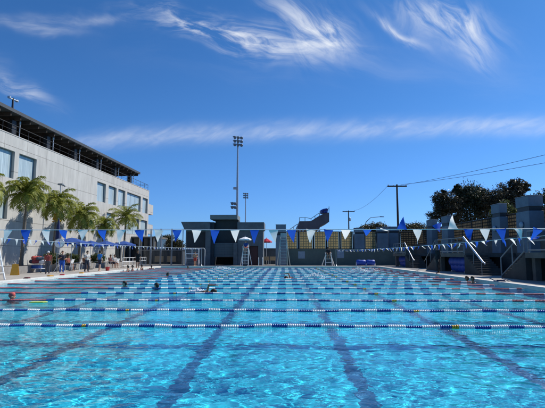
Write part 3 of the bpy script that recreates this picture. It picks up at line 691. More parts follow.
# railings: one per platform, and sloping handrails
def railing(y0, y1, lab, bays):
    r_ = empty('railing', (TX+.06, y0, TZ), 0, lab, 'railing', 'grey railings on the terrace platforms'); b = MB(); L_ = y1-y0
    for k in range(bays+1): b.tube((0,L_*k/bays,0),(0,L_*k/bays,1.1),.035)
    for zz in (.12,.6,1.1): b.tube((0,0,zz),(0,L_,zz),.03)
    b.build('pipe_rail', m_grail, r_); b = MB()
    for k in range(bays+1): b.lathe([(.08,.002),(.08,.02),(.04,.025)], 10, (0,L_*k/bays,0))
    b.build('foot_plate', m_grail, r_)
railing(4.2, 24.0, 'grey pipe railing on the nearest terrace platform, cut by the right edge', 9)
railing(32.5, 38.0, 'grey pipe railing on the middle terrace platform above a blue cover', 5)
railing(48.1, 53.0, 'grey pipe railing on the farthest terrace platform', 5)
def handrail(y_top, sgn, m, r, lab, slope_end=.85):
    h_ = empty('stair_handrail', (TX+.0, y_top, DZ), 0, lab, 'handrail'); b = MB(); run = 3.0
    a = Vector((0,0,2.58)); c = Vector((0,sgn*run,slope_end)); b.path([a, a.lerp(c,.5), c], r, 10); b.path([c, c+Vector((0,sgn*.2,-.02)), c+Vector((0,sgn*.24,-.12))], r*.7, 8); b.build('top_rail', m, h_)
    
    for f_, z_ in ((.02,1.2),(.5,.7),(.9,.02)): b = MB(); q = a.lerp(c,f_); b.tube((.03,q.y,z_),(.03,q.y,q.z-.02),.025); b.build('post', m_grail, h_)
handrail(32.3, -1, m_steel, .06, 'thick bright stainless handrail blazing in the sun on the middle stairs')
handrail(47.9, -1, m_steel, .04, 'thin bright handrail on the farthest stairs')
handrail(38.2, 1, m_grail, .03, 'dull grey handrail on the stairs beyond the middle platform')
h_ = empty('stair_handrail', (TX, 24.2, DZ), 0, 'grey sloping stair railing with two rails beside the nearest platform', 'handrail'); b = MB()
for (za, zb) in ((2.55,1.15),(1.55,.12)): b.path([(0,0,za),(0,2.7,zb)], .04)
for f in (0.03,.5,1): b.tube((0,2.7*f,.05+1.45*(1-f)),(0,2.7*f,2.55-1.4*f),.035)
b.tube((0,2.7,0),(0,2.7,1.15),.04); b.build('pipe_rail', m_grail, h_)
# terrace lattice screens and pillars
py_ = [30.0, 34.5, 45.4, 50.2]
plab = ['biggest blue grey pillar with a round lamp, nearest the right edge','blue grey pillar with a round lamp, second from the right edge and just beyond the biggest one','blue grey pillar in front of the left end of the dark trees','farthest blue grey pillar of the terrace, left of the dark trees']
for i, y in enumerate(py_): pillar((16.2 if i == 0 else 16.35, y, TZ), plab[i], [.95,.6,.6,.6][i], [1.6,1.3,1.7,1.8][i], 3.66, lamp=(i < 2))
segs = [(4,30,'brown lattice screen between the right edge of the photo and the biggest pillar'),(30.02,34.3,'narrow brown lattice screen between the two pillars with lamps'),(34.32,45.2,'long brown lattice screen below the dark trees'),(45.22,50.1,'narrow brown lattice screen between the two far terrace pillars'),(50.12,57.2,'brown lattice screen beyond the last terrace pillar')]
for (y0, y1, lab) in segs:
    t = empty('lattice_screen', (16.9, y0, 2.6), 0, lab, 'screen', 'brown lattice screens on the terrace'); L_ = y1-y0
    b = MB(); b.add([(0,0,0),(0,L_,0),(0,L_,1.85),(0,0,1.85)], [(0,1,2,3)]); b.build('screen_cloth', m_latt, t, fix=False)
    b = MB(); n = max(1, round(L_/2.3))
    for k in range(n+1): b.tube((-.05,L_*k/n,-.0),(-.05,L_*k/n,2.0),.05)
    b.tube((-.04,0,1.87),(-.04,L_,1.87),.03); b.tube((-.04,0,.03),(-.04,L_,.03),.03); b.build('screen_frame', m_dark, t)
    b = MB(); b.box((-.1,0,-2.55),(.1,L_,-.02)); b.build('base_wall', m_concd, t)

# ---------------------------------------------------------------- lane ropes
def rope_meshes(seed):
    rnd = random.Random(seed); cab = MB(); fl = MB()
    x0, x1 = PX0 + .25, PX1 - .25; pitch = .046
    off = .69 * rnd.uniform(-.04, .04)
    def yw(x): return .035*math.sin(x*.9+seed) + .02*math.sin(x*2.3+seed*2)
    def zw(x): return .008*math.sin(x*1.7+seed) + .006*math.sin(x*5.1+seed*3)
    pts = [(PX0+.0, 0, .05)] + [(x0 + (x1-x0)*k/90, yw(x0+(x1-x0)*k/90), .014+zw(x0+(x1-x0)*k/90)) for k in range(91)] + [(PX1, 0, .05)]
    cab.path(pts, .008, 6)
    n = int((x1-x0)/pitch)
    for k in range(n):
        x = x0 + k*pitch
        r_ = 1.
        if x < -7.8: mi = 2; r_ = .8
        elif x > 7.25: mi = 2 if int((x-7.25)/.35) % 3 != 1 else 1; r_ = .85
        else:
            ph = ((x + 5.31 + off + .1725) / .69) % 1; mi = 1 if ph < .5 else 0
        if mi == 0: r_ = .84
        if abs(x + 4.16) < pitch*1.1 or abs(x - 3.48) < pitch*1.1: mi = 3
        fl.lathe([(.038*r_,0),(.053*r_,.004),(.053*r_,.032),(.038*r_,.036),(.038*r_,.0459)], 12, (x, yw(x), .008+zw(x)), 'x', mi)
    return cab.mesh('cable', m_cable), fl.mesh('floats', [m_bplast, m_wplast, M('rope_red', (.50,.11,.13), .5, .2, 5), m_yplast])
m_rf = M('faded_red_plastic', (.52,.07,.07), .45, .2, 5); MATS['red_plastic'] = m_rplast
rm = [rope_meshes(s) for s in (1, 4, 7)]
ordn = ['nearest','second','third','fourth','fifth','sixth','seventh','eighth','ninth','tenth','eleventh','twelfth','thirteenth','fourteenth','fifteenth','farthest']
for n in range(16):
    Y = 9.55 + 2.62 * n
    if n == 0: lab = 'blue and white lane rope nearest the camera, with single yellow floats'
    elif n == 15: lab = 'farthest lane rope of blue and white floats, next to the far deck'
    else: lab = ordn[n] + ' lane rope from the camera, blue and white floats with red ends'
    t = empty('lane_rope', (0, Y, 0), R([.35,.2,.1,-.1,.15,-.05][n % 6]), lab, 'lane rope', 'lane ropes strung across the pool')
    t.location.x = random.uniform(-.04, .04)
    for nm, me in zip(('cable','floats'), rm[n % 3]):
        o = bpy.data.objects.new(nm, me); COL.objects.link(o); o.parent = t; o.cycles.is_caustics_receiver = True

# ---------------------------------------------------------------- pennant lines
def pen_mesh(seed, m, w_=.20, h=.27):
    rnd = random.Random(seed); nx_, nz_ = 6, 8; vs = []; fs = []; a, c, ph = rnd.uniform(.01,.035), rnd.uniform(-.05,.05), rnd.random()*6
    for j in range(nz_+1):
        f = j/nz_; hw = w_/2*(1-f*.97)
        for i in range(nx_+1):
            x = (i/nx_*2-1)*hw; vs.append((x + c*f*f*.6, a*math.sin(f*4+x*14+ph)*(.3+f) + c*f*f, -h*f))
    for j in range(nz_):
        for i in range(nx_): k = j*(nx_+1)+i; fs.append((k, k+1, k+nx_+2, k+nx_+1))
    me = bpy.data.meshes.new('pennant'); me.from_pydata(vs, [], fs); me.materials.append(m); me.polygons.foreach_set('use_smooth', [True]*len(fs)); return me
pw = [pen_mesh(s, m_penw) for s in range(5)]; pb_ = [pen_mesh(s+20, m_penb) for s in range(5)]
def cord(p0, p1, sag, label, spots, first_blue, flips=None, size=1.0, wind=.22):
    t = empty('pennant_line', p0, 0, label, 'pennant line'); p0 = Vector(p0); p1 = Vector(p1); L_ = (p1-p0).length; d = (p1-p0).normalized()
    def pos(s): f = s/L_; return d*s + Vector((0,0,-sag*4*f*(1-f)))
    b = MB(); b.path([pos(L_*k/60) for k in range(61)], .006, 5); b.build('cord', m_white, t)
    rz = math.atan2(d.y, d.x)
    for i, s in enumerate(spots):
        blue = (i % 2 == 0) == first_blue; rnd = random.Random(i*7+int(p0.x*10))
        o = bpy.data.objects.new('pennant', rnd.choice(pb_ if blue else pw)); COL.objects.link(o); o.parent = t
        o.location = pos(s) + Vector((0,0,-.002)); sw = rnd.gauss(0, wind); ty = rnd.gauss(0, .09)
        if flips and i in flips: sw, ty = flips[i]
        o.rotation_euler = (sw, ty, rz + rnd.gauss(0,.06)); o.scale = (size*rnd.uniform(.94,1.05), size, size*rnd.uniform(.9,1.08))
    return t
FY = 8.0
zl = at(0, 228.3, FY); zr = at(545, 229, FY)
A = Vector((-14.9, FY, zl.z+.03)); B_ = Vector((11.3, FY, zr.z+.05))
cx_ = [8-19.5*k for k in range(7,0,-1)] + [8,26,46,63,83,102,121,139.5,159,177,196.5,215,235,254.5,273.5,291.5,311,328.5,346,367.5,384.5,402,417.5,436,453,468.5,485,501,518,538] + [538+18*k for k in range(1,8)]
sp_ = []; 
for c in cx_:
    x = at(c, 230, FY).x
    if A.x + .2 < x < B_.x - .2: sp_.append(x - A.x)
# which one is centred at px 8 decides colours: it is white, the next blue
k8 = min(range(len(sp_)), key=lambda i: abs(sp_[i] + A.x - at(8, 230, FY).x))
fb = (k8 % 2 == 1)
def idx(px): return min(range(len(sp_)), key=lambda i: abs(sp_[i] + A.x - at(px, 230, FY).x))
flips = {idx(368): (1.15,.0), idx(386): (1.65,.3), idx(402): (2.9,.1), idx(436): (2.6,.75), idx(453): (3.0,-.05), idx(61):(.5,.1), idx(538):(.3,.4), idx(346):(.7,0)}
cord(A, B_, .06, 'nearest pennant line, large blue and white flags across the whole picture', sp_, fb, flips, .86)
def poles(pairs):
    for (x, y, h, lab) in pairs:
        t = empty('flag_pole', (x, y, DZ), 0, lab, 'pole', 'poles that carry the pennant lines'); b = MB(); b.tube((0,0,0),(0,0,h-DZ),.03); b.build('pole_tube', m_galv, t)
        b = MB(); b.lathe([(.16,0),(.16,.02),(.05,.05),(.05,.2)], 14); b.build('base', m_galv, t)
for (X, zn, zf, lab, k) in ((-9.6, 2.12, 2.2, 'pennant line of small flags running down the left side of the pool', 0), (6.0, 1.98, 2.0, 'pennant line of small flags running down the right side of the pool', 1)):
    cord((X, 1.6, zn+.05), (X, 52.5, zf+.05), .18, lab, [.6+.43*i for i in range(117)], bool(k), None, .80, (.3,.75)[k])
poles([(-9.6,52.5,2.28,'thin pole on the far deck holding the left side pennant line'),(6.0,52.5,2.1,'thin pole on the far deck holding the right side pennant line')])
poles([(-9.6,1.35,2.28,'thin pole on the near deck, left, outside the photo'),(6.0,1.35,2.1,'thin pole on the near deck, right, outside the photo'),(-14.95,FY,2.0,'thin pole on the left deck holding the nearest pennant line'),(11.3,FY,2.0,'thin pole on the right deck holding the nearest pennant line')])

# ---------------------------------------------------------------- people
m_skin = M('skin', (.50,.27,.17), .5, .06, 12); m_skin2 = M('tanned_skin', (.33,.16,.09), .5, .06, 12)
m_hair = M('dark_hair', (.02,.014,.010), .7, .3, 20); m_hairb = M('brown_hair', (.12,.06,.03), .7, .3, 20)
m_eye = M('eye_dark', (.02,.02,.02), .3)
def cloth(n, c): return M(n, c, .85, .12, 10, bump=.15, bscale=20)
def fused(name, caps, voxel, m, parent):
    b = MB()
    for (p0, p1, r0, r1) in caps:
        p0 = Vector(p0); p1 = Vector(p1)
        if (p1-p0).length < 1e-4: p1 = p0 + Vector((0,0,1e-3))
        d = (p1-p0).normalized(); pts = []; rs_ = []
        for k in range(6): a = math.pi/2*(1-k/5); pts.append(p0 - d*r0*math.sin(a)); rs_.append(max(.001, r0*math.cos(a)))
        for k in range(6): a = math.pi/2*k/5; pts.append(p1 + d*r1*math.sin(a)); rs_.append(max(.001, r1*math.cos(a)))
        b.path(pts, rs_, 12)
    o = b.build(name, m); md = o.modifiers.new('r', 'REMESH'); md.mode = 'VOXEL'; md.voxel_size = voxel; md.use_smooth_shade = True
    sm = o.modifiers.new('s', 'SMOOTH'); sm.factor = .5; sm.iterations = 3
    dg = bpy.context.evaluated_depsgraph_get(); me = bpy.data.meshes.new_from_object(o.evaluated_get(dg)); o.modifiers.clear(); old = o.data; o.data = me
    bpy.data.meshes.remove(old); me.name = name
    if not me.materials: me.materials.append(m)
    o.parent = parent; return o
def V(*a): return Vector(a)
def hand(elb, wri, side, curl=.5):
    d = (wri-elb).normalized(); ax = d.cross(Vector((0,0,1)))
    if ax.length < .2: ax = Vector((0,1,0)).cross(d) ; ax = Vector((1,0,0)) if ax.length < .2 else ax
    ax.normalize(); n = ax.cross(d).normalized(); L_ = []
    for k in range(4):
        o = (k-1.5)*.021; kn = wri + d*.085 + ax*o; L_.append((wri+ax*o*.6, kn, .016, .012))
        ln = [.072,.08,.076,.06][k]; m1 = kn + (d*.85 - n*.3*curl)*ln*.5; L_.append((kn, m1, .0105, .0095)); L_.append((m1, m1+(d*.6 - n*.7*curl)*ln*.5, .0095, .008))
    tb_ = wri + d*.03 + ax*.03*side; t1 = tb_ + (d*.6 + ax*.7*side)*.04; L_ += [(tb_, t1, .014, .011), (t1, t1 + (d*.9 + ax*.2*side)*.032, .011, .009)]
    return L_
def person(loc, rz, J, label, skin=None, hair=None, shirt=None, shorts=None, long_legs=False, sleeves=False, cap=None, scale=1.0, group=None, suit=None):
    """J: pelvis, chest, neck, head (centres), lat (unit, to the left), face (unit), arms [(sh, el, wr)], legs [(hip, kn, an, toe)]"""
    t = empty('person', loc, rz, label, 'person', group); t.scale = (scale,)*3; sk = skin or m_skin
    P_, C_, Nk, Hd, lat, fc = J['pelvis'], J['chest'], J['neck'], J['head'], J['lat'], J['face']; upv = (Hd-Nk).normalized()
    caps = [(P_-lat*.075, P_+lat*.075, .115, .115), (P_, P_.lerp(C_,.5), .115, .105), (P_-lat*.05, P_.lerp(C_,.5)-lat*.045, .10,.095), (P_+lat*.05, P_.lerp(C_,.5)+lat*.045, .10,.095),
            (P_.lerp(C_,.5)-lat*.045, C_-lat*.075, .095, .115), (P_.lerp(C_,.5)+lat*.045, C_+lat*.075, .095, .115), (J['arms'][0][0], C_+lat*.05, .06, .09), (J['arms'][1][0], C_-lat*.05, .06, .09),
            (C_ + (Nk-C_)*.4, Nk, .07, .052), (Nk, Hd-upv*.04, .052, .055)]
    caps += [(Hd-upv*.035+fc*.018, Hd+upv*.045-fc*.008, .072, .088), (Hd-upv*.075+fc*.035, Hd-upv*.03+fc*.03, .038, .055), (Hd-upv*.005+fc*.088, Hd-upv*.032+fc*.108, .011, .016)]
    for s_ in (-1,1): caps.append((Hd+lat*.083*s_-upv*.0, Hd+lat*.086*s_-upv*.035, .018, .013))
    for i, (sh, e, w_) in enumerate(J['arms']):
        caps += [(sh, e, .05, .038), (e, e.lerp(w_,.35), .039, .037), (e.lerp(w_,.35), w_, .037, .026)] + hand(e, w_, 1 if i == 0 else -1)
    for (h, k, a, to) in J['legs']:
        caps += [(h, h.lerp(k,.5), .088, .07), (h.lerp(k,.5), k, .07, .052), (k, k.lerp(a,.35), .052, .055), (k.lerp(a,.35), a, .055, .034), (a-(to-a).normalized()*.05, to, .034, .028)]
    fused('body', caps, .0095, sk, t)
    b = MB()
    for s_ in (-1,1): b.lathe([(.002,-.011),(.011,0),(.002,.011)], 8, tuple(Hd+fc*.089+lat*.032*s_+upv*.012))
    b.build('eyes', m_eye, t)
    if cap: fused('swim_cap', [(Hd+upv*.035-fc*.03, Hd+upv*.055-fc*.005, .092, .09)], .012, cap, t)
    else: fused('hair', [(Hd+upv*.03-fc*.035, Hd+upv*.055-fc*.01, .093, .09), (Hd-upv*.03-fc*.05, Hd+upv*.02-fc*.045, .07, .085)], .012, hair or m_hair, t)
    if shirt:
        c2 = [(P_.lerp(C_,.15)-lat*.05, C_-lat*.075, .125, .128), (P_.lerp(C_,.15)+lat*.05, C_+lat*.075, .125, .128), (P_.lerp(C_,.12), C_, .12, .12), (J['arms'][0][0], C_+lat*.05, .072, .10), (J['arms'][1][0], C_-lat*.05, .072, .10), (C_, C_.lerp(Nk,.6), .10, .075)]
        for (sh, e, w_) in J['arms']:
            c2.append((sh, sh.lerp(e, .62), .068, .06))
            if sleeves: c2 += [(sh.lerp(e,.5), e, .058, .052), (e, e.lerp(w_,.9), .052, .040)]
        fused('shirt', c2, .014, shirt, t)
    if shorts:
        c2 = [(P_-lat*.075, P_+lat*.075, .13, .13)]
        for (h, k, a, to) in J['legs']:
            c2.append((h, h.lerp(k,.6), .105, .092))
            if long_legs: c2 += [(h.lerp(k,.5), k, .09, .07), (k, k.lerp(a,.92), .072, .058)]
        fused('trousers' if long_legs else 'shorts', c2, .014, shorts, t)
    if suit: fused('swimsuit', [(P_-lat*.075, P_+lat*.075, .124, .124), (P_-lat*.05, C_-lat*.06, .105, .122), (P_+lat*.05, C_+lat*.06, .105, .122)], .014, suit, t)
    return t
def stand(arm=0, step=.06, bend=0.):
    c, s = math.cos(bend), math.sin(bend); P_ = V(0,0,.95)
    def r(x, y, z): return P_ + V(x*c + z*s, y, z*c - x*s)
    L_ = dict(pelvis=P_, chest=r(.0,0,.36), neck=r(.01,0,.53), head=r(.03,0,.68), lat=V(0,1,0), face=V(c,0,-s*.6).normalized())
    sL, sR = r(0,.19,.45), r(0,-.19,.45)
    if arm == 0: L_['arms'] = [(sL, sL+V(-.03,.06,-.29), sL+V(.05,.07,-.53)), (sR, sR+V(-.03,-.06,-.29), sR+V(.05,-.07,-.53))]
    if arm == 1: L_['arms'] = [(sL, sL+V(-.02,.09,-.28), sL+V(.2,.0,-.30)), (sR, sR+V(-.02,-.09,-.28), sR+V(.20,.04,-.20))]
    if arm == 2: L_['arms'] = [(sL, sL+V(.12,.05,-.25), sL+V(.34,.02,-.35)), (sR, sR+V(.02,-.12,-.27), sR+V(.02,.02,-.42))]
    L_['legs'] = [(V(0,.09,.92), V(step+.02,.1,.5), V(step-.02,.11,.08), V(step+.13,.13,.035)), (V(0,-.09,.92), V(-step+.02,-.1,.5), V(-step-.03,-.11,.08), V(-step+.12,-.13,.035))]
    return L_
def sit(h=.45, hang=0.):
    P_ = V(0,0,h+.11); L_ = dict(pelvis=P_, chest=P_+V(-.02,0,.36), neck=P_+V(0,0,.53), head=P_+V(.03,0,.68), lat=V(0,1,0), face=V(1,0,-.1).normalized())
    sL, sR = P_+V(-.02,.19,.45), P_+V(-.02,-.19,.45)
    L_['arms'] = [(sL, sL+V(.06,.05,-.28), sL+V(.28,-.02,-.34)), (sR, sR+V(.06,-.05,-.28), sR+V(.28,.02,-.34))]
    L_['legs'] = [(P_+V(.03,.09,-.03), V(.45,.11,h+.06), V(.46,.11,h-.36), V(.6,.12,h-.41)), (P_+V(.03,-.09,-.03), V(.45,-.11,h+.06), V(.44,-.12,h-.36), V(.58,-.13,h-.41))]
    return L_
def wade(dep=1.30):   # standing in the water, arms resting
    L_ = stand(1); L_['legs'] = [(V(0,.09,.92), V(.3,.12,.66), V(-.08,.11,.45), V(-.14,.11,.34)), (V(0,-.09,.92), V(.26,-.12,.62), V(-.1,-.11,.42), V(-.16,-.11,.33))]
    return L_
def crawl(raise_=1.0):
    P_ = V(-.52,0,-.10); L_ = dict(pelvis=P_, chest=V(-.15,0,-.03), neck=V(.03,0,0), head=V(.17,0,.035), lat=V(0,1,0), face=V(.35,.35,-.8).normalized())
    L_['arms'] = [(V(-.06,.18,.0), V(.2,.2,-.05), V(.42,.17,-.1)), (V(-.06,-.18,.03), V(.02,-.24,.27*raise_), V(.26,-.26,.27*raise_))]
    L_['legs'] = [(V(-.6,.09,-.11), V(-1.0,.1,-.16), V(-1.4,.1,-.12), V(-1.53,.1,-.13)), (V(-.6,-.09,-.11), V(-1.0,-.1,-.10), V(-1.4,-.1,-.16), V(-1.53,-.1,-.2))]
    return L_
def wat(px, py): p = atz(px, py, 0); return p
gsw = 'swimmers in the lanes'
p = wat(11, 300.5); person((p.x, p.y, -1.50), R(20), wade(), 'sunburnt swimmer in a red cap standing in the water at the left edge', m_skin, None, cap=cloth('red_cap', (.55,.10,.09)), suit=cloth('navy_suit', (.01,.015,.05)))
p = wat(125, 286); person((p.x, p.y, -1.52), R(200), wade(), 'dark haired swimmer, left one of two heads among the blue and white ropes', m_skin, m_hair, suit=m_black)
p = wat(157, 288.7); person((p.x, p.y, -1.50), R(160), wade(), 'dark haired swimmer just right of the other head, with bare shoulder showing', m_skin, m_hair, suit=m_black)
p = wat(167.5, 276.5); person((p.x, p.y, -1.50), R(0), wade(), 'swimmer farther back on the left, only a dark head above the water', m_skin2, m_hair)
p = wat(188, 268.6); person((p.x, p.y, -1.50), R(250), wade(), 'swimmer close to the far left end, small dark head before the white goal', m_skin2, m_hair)
p = wat(213, 293); person((p.x-.15, p.y, .01), R(0), crawl(1.15), 'front crawl swimmer in the middle with one dark bent arm lifted over the water', m_skin2, m_hair, suit=m_black)
p = wat(289, 278.5); person((p.x, p.y, 0.0), R(180), crawl(1.1), 'front crawl swimmer in the far middle, arm lifted before a white splash', m_skin2, m_hair, suit=m_black)
p = wat(362, 271.8); person((p.x, p.y, 0.0), R(180), crawl(1.3), 'front crawl swimmer at the far right corner of the pool in white spray', m_skin, m_hairb, suit=m_bluet)
px_, = (467.5,); p = at(467.3, 278, 26.3); person((10.28, atx(467.3, 279, 10.28).y, -1.46), R(175), wade(), 'person in the water at the right edge, left one of two reddish heads', m_skin2, m_hairb, suit=m_black)
person((10.28, atx(472.8, 279, 10.28).y, -1.44), R(190), wade(), 'person in the water at the right edge, right one of two heads, darker hair', m_skin2, m_hair, suit=m_black)
for px, py, rz, lab in ((116,271.5,0,'swimmer resting at the left pool edge, leftmost of three, bare reddish shoulders'),(121,271,20,'swimmer resting at the left pool edge, middle of three, reddish shoulders'),(128.5,270,-10,'swimmer resting at the left pool edge, rightmost of three, dark suit')):
    p = wat(px, py); person((max(p.x, PX0+.35), p.y, -1.22), R(180+rz), wade(), lab, m_skin, m_hair, suit=m_black)
p = wat(135.5, 269); person((max(p.x, PX0+.4), p.y, -1.35), R(90), wade(), 'dark haired swimmer in the water just before the person standing in black shorts', m_skin2, m_hair, suit=m_black)
# splashes
def splash(px, py, L_, h, seed, lab):
    p = wat(px, py); rnd = random.Random(seed); b = MB()
    for i in range(260):
        a = rnd.gauss(0, .35)*L_; c = rnd.gauss(0, .16)*L_*.6; z = abs(rnd.gauss(0, .4))*h*math.exp(-(a/L_)**2*2); r = rnd.uniform(.012,.045)*(1.4-z/h*.5)
        b.lathe([(.002,-r),(r*.85,-r*.5),(r,0),(r*.8,r*.6),(.002,r)], 6, (a, c, z))
    o = b.build('splash', M('white_foam', (.82,.88,.90), .3, .05, 10)); o.location = p; tag(o, lab, 'splash', kind='stuff')
splash(315, 278, .9, .35, 1, 'white splash in the far middle of the pool'); splash(222, 269.2, 1.5, .3, 2, 'white splash near the far edge before the pool house')
splash(359, 272.2, 1.0, .5, 3, 'white splash in the far right corner'); splash(199, 292, .45, .10, 4, 'small foam by the crawl swimmer'); splash(371, 271, .6, .3, 5, 'small white spray beside the far right swimmer')
p = wat(38, 303); t = empty('swim_fins', (p.x, p.y, .01), R(10), 'yellow green float lying on the water right of the red capped swimmer', 'pool float'); b = MB()
b.prism([(-.22,-.12,0),(.18,-.13,0),(.27,-.05,0),(.27,.05,0),(.18,.13,0),(-.22,.12,0)], (0,0,.03)); b.build('board', M('lime_foam', (.55,.62,.10), .6), t, bevel=.01); t.name = 'kickboard'

# people on deck
def dk(px, py): return atz(px, py, DZ)
p = dk(438.5, 275.2); person((10.86, atx(438.5, 274.5, 10.86).y, DZ+.012), R(185), stand(0,.05), 'tall person dressed all in black standing on the right pool edge', m_skin2, m_hair, m_black, m_black, True, True, scale=1.15)
p = dk(91, 272.2); person((p.x-.35, p.y, DZ), R(-30), stand(1), 'person with a pale open shirt and dark legs standing on the left deck', m_skin, m_hair, cloth('pale_shirt', (.55,.53,.48)), cloth('charcoal_cloth', (.03,.035,.05)), True, scale=.93)
p = dk(103, 271.6); person((p.x-.3, p.y, DZ), R(60), stand(0,.1), 'person in a bright blue shirt and dark shorts standing on the left deck', m_skin, m_hair, cloth('bright_blue_shirt', (.03,.22,.62)), cloth('navy_shorts', (.015,.02,.05)), scale=.95)
p = dk(47.3, 274.2); person((p.x, p.y, DZ), R(-70), stand(0,.02), 'thin person with a white cap and red top standing by the loaded cart', m_skin2, None, cloth('dull_red_top', (.30,.06,.05)), cloth('grey_trousers', (.09,.09,.10)), True, cap=m_wumb, scale=.9)
p = dk(61.5, 273.2); person((p.x, p.y, DZ), R(-60), stand(1), 'person in a dark top wrapped in a long blue towel under the pace clock', m_skin, m_hairb, cloth('dark_top', (.03,.03,.045)), cloth('blue_towel', (.02,.10,.45)), True, scale=.92)
p = dk(137.5, 268.5); person((p.x, p.y, DZ), R(-80), stand(0,.12), 'tanned person in black shorts standing at the far left edge', m_skin2, m_hair, m_black, m_black)
p = at(195, 264, 52.9); person((p.x, 52.9, DZ), R(-90), stand(1,.1), 'tanned bare chested person in red shorts on the far deck below the goal', m_skin, m_hair, None, cloth('red_shorts', (.5,.05,.03)), scale=.96)

# ---------------------------------------------------------------- lifeguard chairs
def ladder_chair(loc, H_, w0, w1, dep, label, m, seat_w=.7, umbrella=None):
    t = empty('lifeguard_chair', loc, 0, label, 'lifeguard chair', 'lifeguard chairs'); b = MB()
    zs = H_*.80
    for s_ in (-1,1):
        b = MB(); b.tube((s_*w1/2,-dep/2,0),(s_*w0/2,-.25,zs),.045); b.build('leg', m, t)
        b = MB(); b.tube((s_*(w1/2+.35),dep/2,0),(s_*w0/2,.25,zs),.045); b.build('leg', m, t)
    n = int(zs/.32)
    for k in range(1, n):
        f = k/n; hw = w1/2+(w0/2-w1/2)*f; y_ = -dep/2+(-.25+dep/2)*f; b = MB(); b.box((-hw,y_-.05,zs*f-.015),(hw,y_+.05,zs*f+.015)); b.build('rung', m, t)
    b = MB(); b.box((-seat_w/2,-.32,zs),(seat_w/2,.3,zs+.06)); b.build('seat', m, t, bevel=.01)
    b = MB(); b.box((-seat_w/2,.24,zs+.25),(seat_w/2,.29,H_)); b.tube((-seat_w/2+.04,.265,zs+.06),(-seat_w/2+.04,.265,zs+.25),.025); b.tube((seat_w/2-.04,.265,zs+.06),(seat_w/2-.04,.265,zs+.25),.025); b.build('backrest', m, t, bevel=.01)
    for s_ in (-1,1):
        b = MB(); b.path([(s_*seat_w/2,-.3,zs+.06),(s_*seat_w/2,-.3,zs+.3),(s_*seat_w/2,.26,zs+.3)], .022, 8); b.build('armrest', m, t)
    return t
def umb(name, loc, r, h, label, m, group, sides=8, rz=0., drop=.38):
    t = empty(name, loc, rz, label, 'umbrella', group); b = MB(); b.tube((0,0,.05),(0,0,h+.1),.024); b.build('pole', m_wplast, t)
    b = MB(); n = sides; vs = [(0,0,h)]; rings = 5
    for j in range(1, rings+1):
        f = j/rings
        for k in range(n*2):
            a = math.pi*k/n; rr = r*f*(1 if k % 2 == 0 else .955-.02*f); vs.append((rr*math.cos(a), rr*math.sin(a), h - drop*(f**1.15) - (.0 if k % 2 == 0 else .018*f)))
    fs = [(0, 1+k, 1+(k+1) % (2*n)) for k in range(2*n)]
    for j in range(rings-1):
        for k in range(2*n): fs.append((1+j*2*n+k, 1+(j+1)*2*n+k, 1+(j+1)*2*n+(k+1) % (2*n), 1+j*2*n+(k+1) % (2*n)))
    o0 = len(vs); 
    for k in range(2*n): x, y, z = vs[1+(rings-1)*2*n+k]; vs.append((x*1.005, y*1.005, z-.14))
    for k in range(2*n): fs.append((1+(rings-1)*2*n+k, o0+k, o0+(k+1) % (2*n), 1+(rings-1)*2*n+(k+1) % (2*n)))
    b.add(vs, fs, 0, False); c = b.build('canopy', m, t); sd_ = c.modifiers.new('solid', 'SOLIDIFY'); sd_.thickness = .006
    b = MB()
    for k in range(n): a = 2*math.pi*k/n; b.tube((0,0,h-.05),(r*.97*math.cos(a),r*.97*math.sin(a),h-drop-.01),.007, n=5)
    b.build('ribs', m_galv, t)
    b = MB(); b.lathe([(.26,0),(.26,.04),(.05,.08),(.05,.3)], 18); b.build('base', m_concd, t); return t
CY = 53.4
t = ladder_chair((at(283.5,254,CY).x, CY, DZ), at(283,233,CY).z-DZ, .75, .85, 1.4, 'tallest lifeguard ladder chair, empty, in front of the dark pillar on the far deck', M('pale_steel', (.36,.42,.42), .4, .1, 4))
c2 = ladder_chair((at(245.8,254,CY).x, CY, DZ), at(245,244.5,CY).z-DZ, .62, .7, 1.2, 'white lifeguard ladder chair with a seated guard and white umbrella before the pool house', m_white)
zse = (at(245,244.5,CY).z-DZ)*.80 + DZ + .06
person((c2.location.x, CY+.1, zse-.45), R(-90), sit(.45), 'lifeguard in a blue shirt and red shorts sitting high under the white umbrella', m_skin, m_hair, cloth('guard_blue', (.03,.08,.3)), cloth('guard_red', (.45,.04,.05)))
um = umb('umbrella', (at(244.7,254,CY).x, CY+.42, DZ), .75, at(245,236.6,CY).z-DZ, 'white umbrella shading the lifeguard before the pool house', m_wumb, 'umbrellas around the pool', drop=.28)
c3 = ladder_chair((at(328.3,254,CY).x, CY, DZ), at(328,254,CY).z-DZ+.15, .62, .8, .9, 'low white lifeguard chair with a person in dark clothes at the far end', m_white)
zse = (at(328,254,CY).z-DZ+.15)*.80 + DZ + .06
person((c3.location.x, CY+.05, zse-.45), R(-90), sit(.45), 'person in dark clothes sitting on the low white chair at the far end', m_skin2, m_hair, cloth('dark_brown_top', (.05,.03,.03)), m_black)
p = dk(-3, 281.5)
t = ladder_chair((-15.85, 23.9, DZ), 2.3, .7, .8, 1.5, 'pale lifeguard chair cut off by the left edge, only one sloping leg showing', m_white); t.rotation_euler.z = R(80)

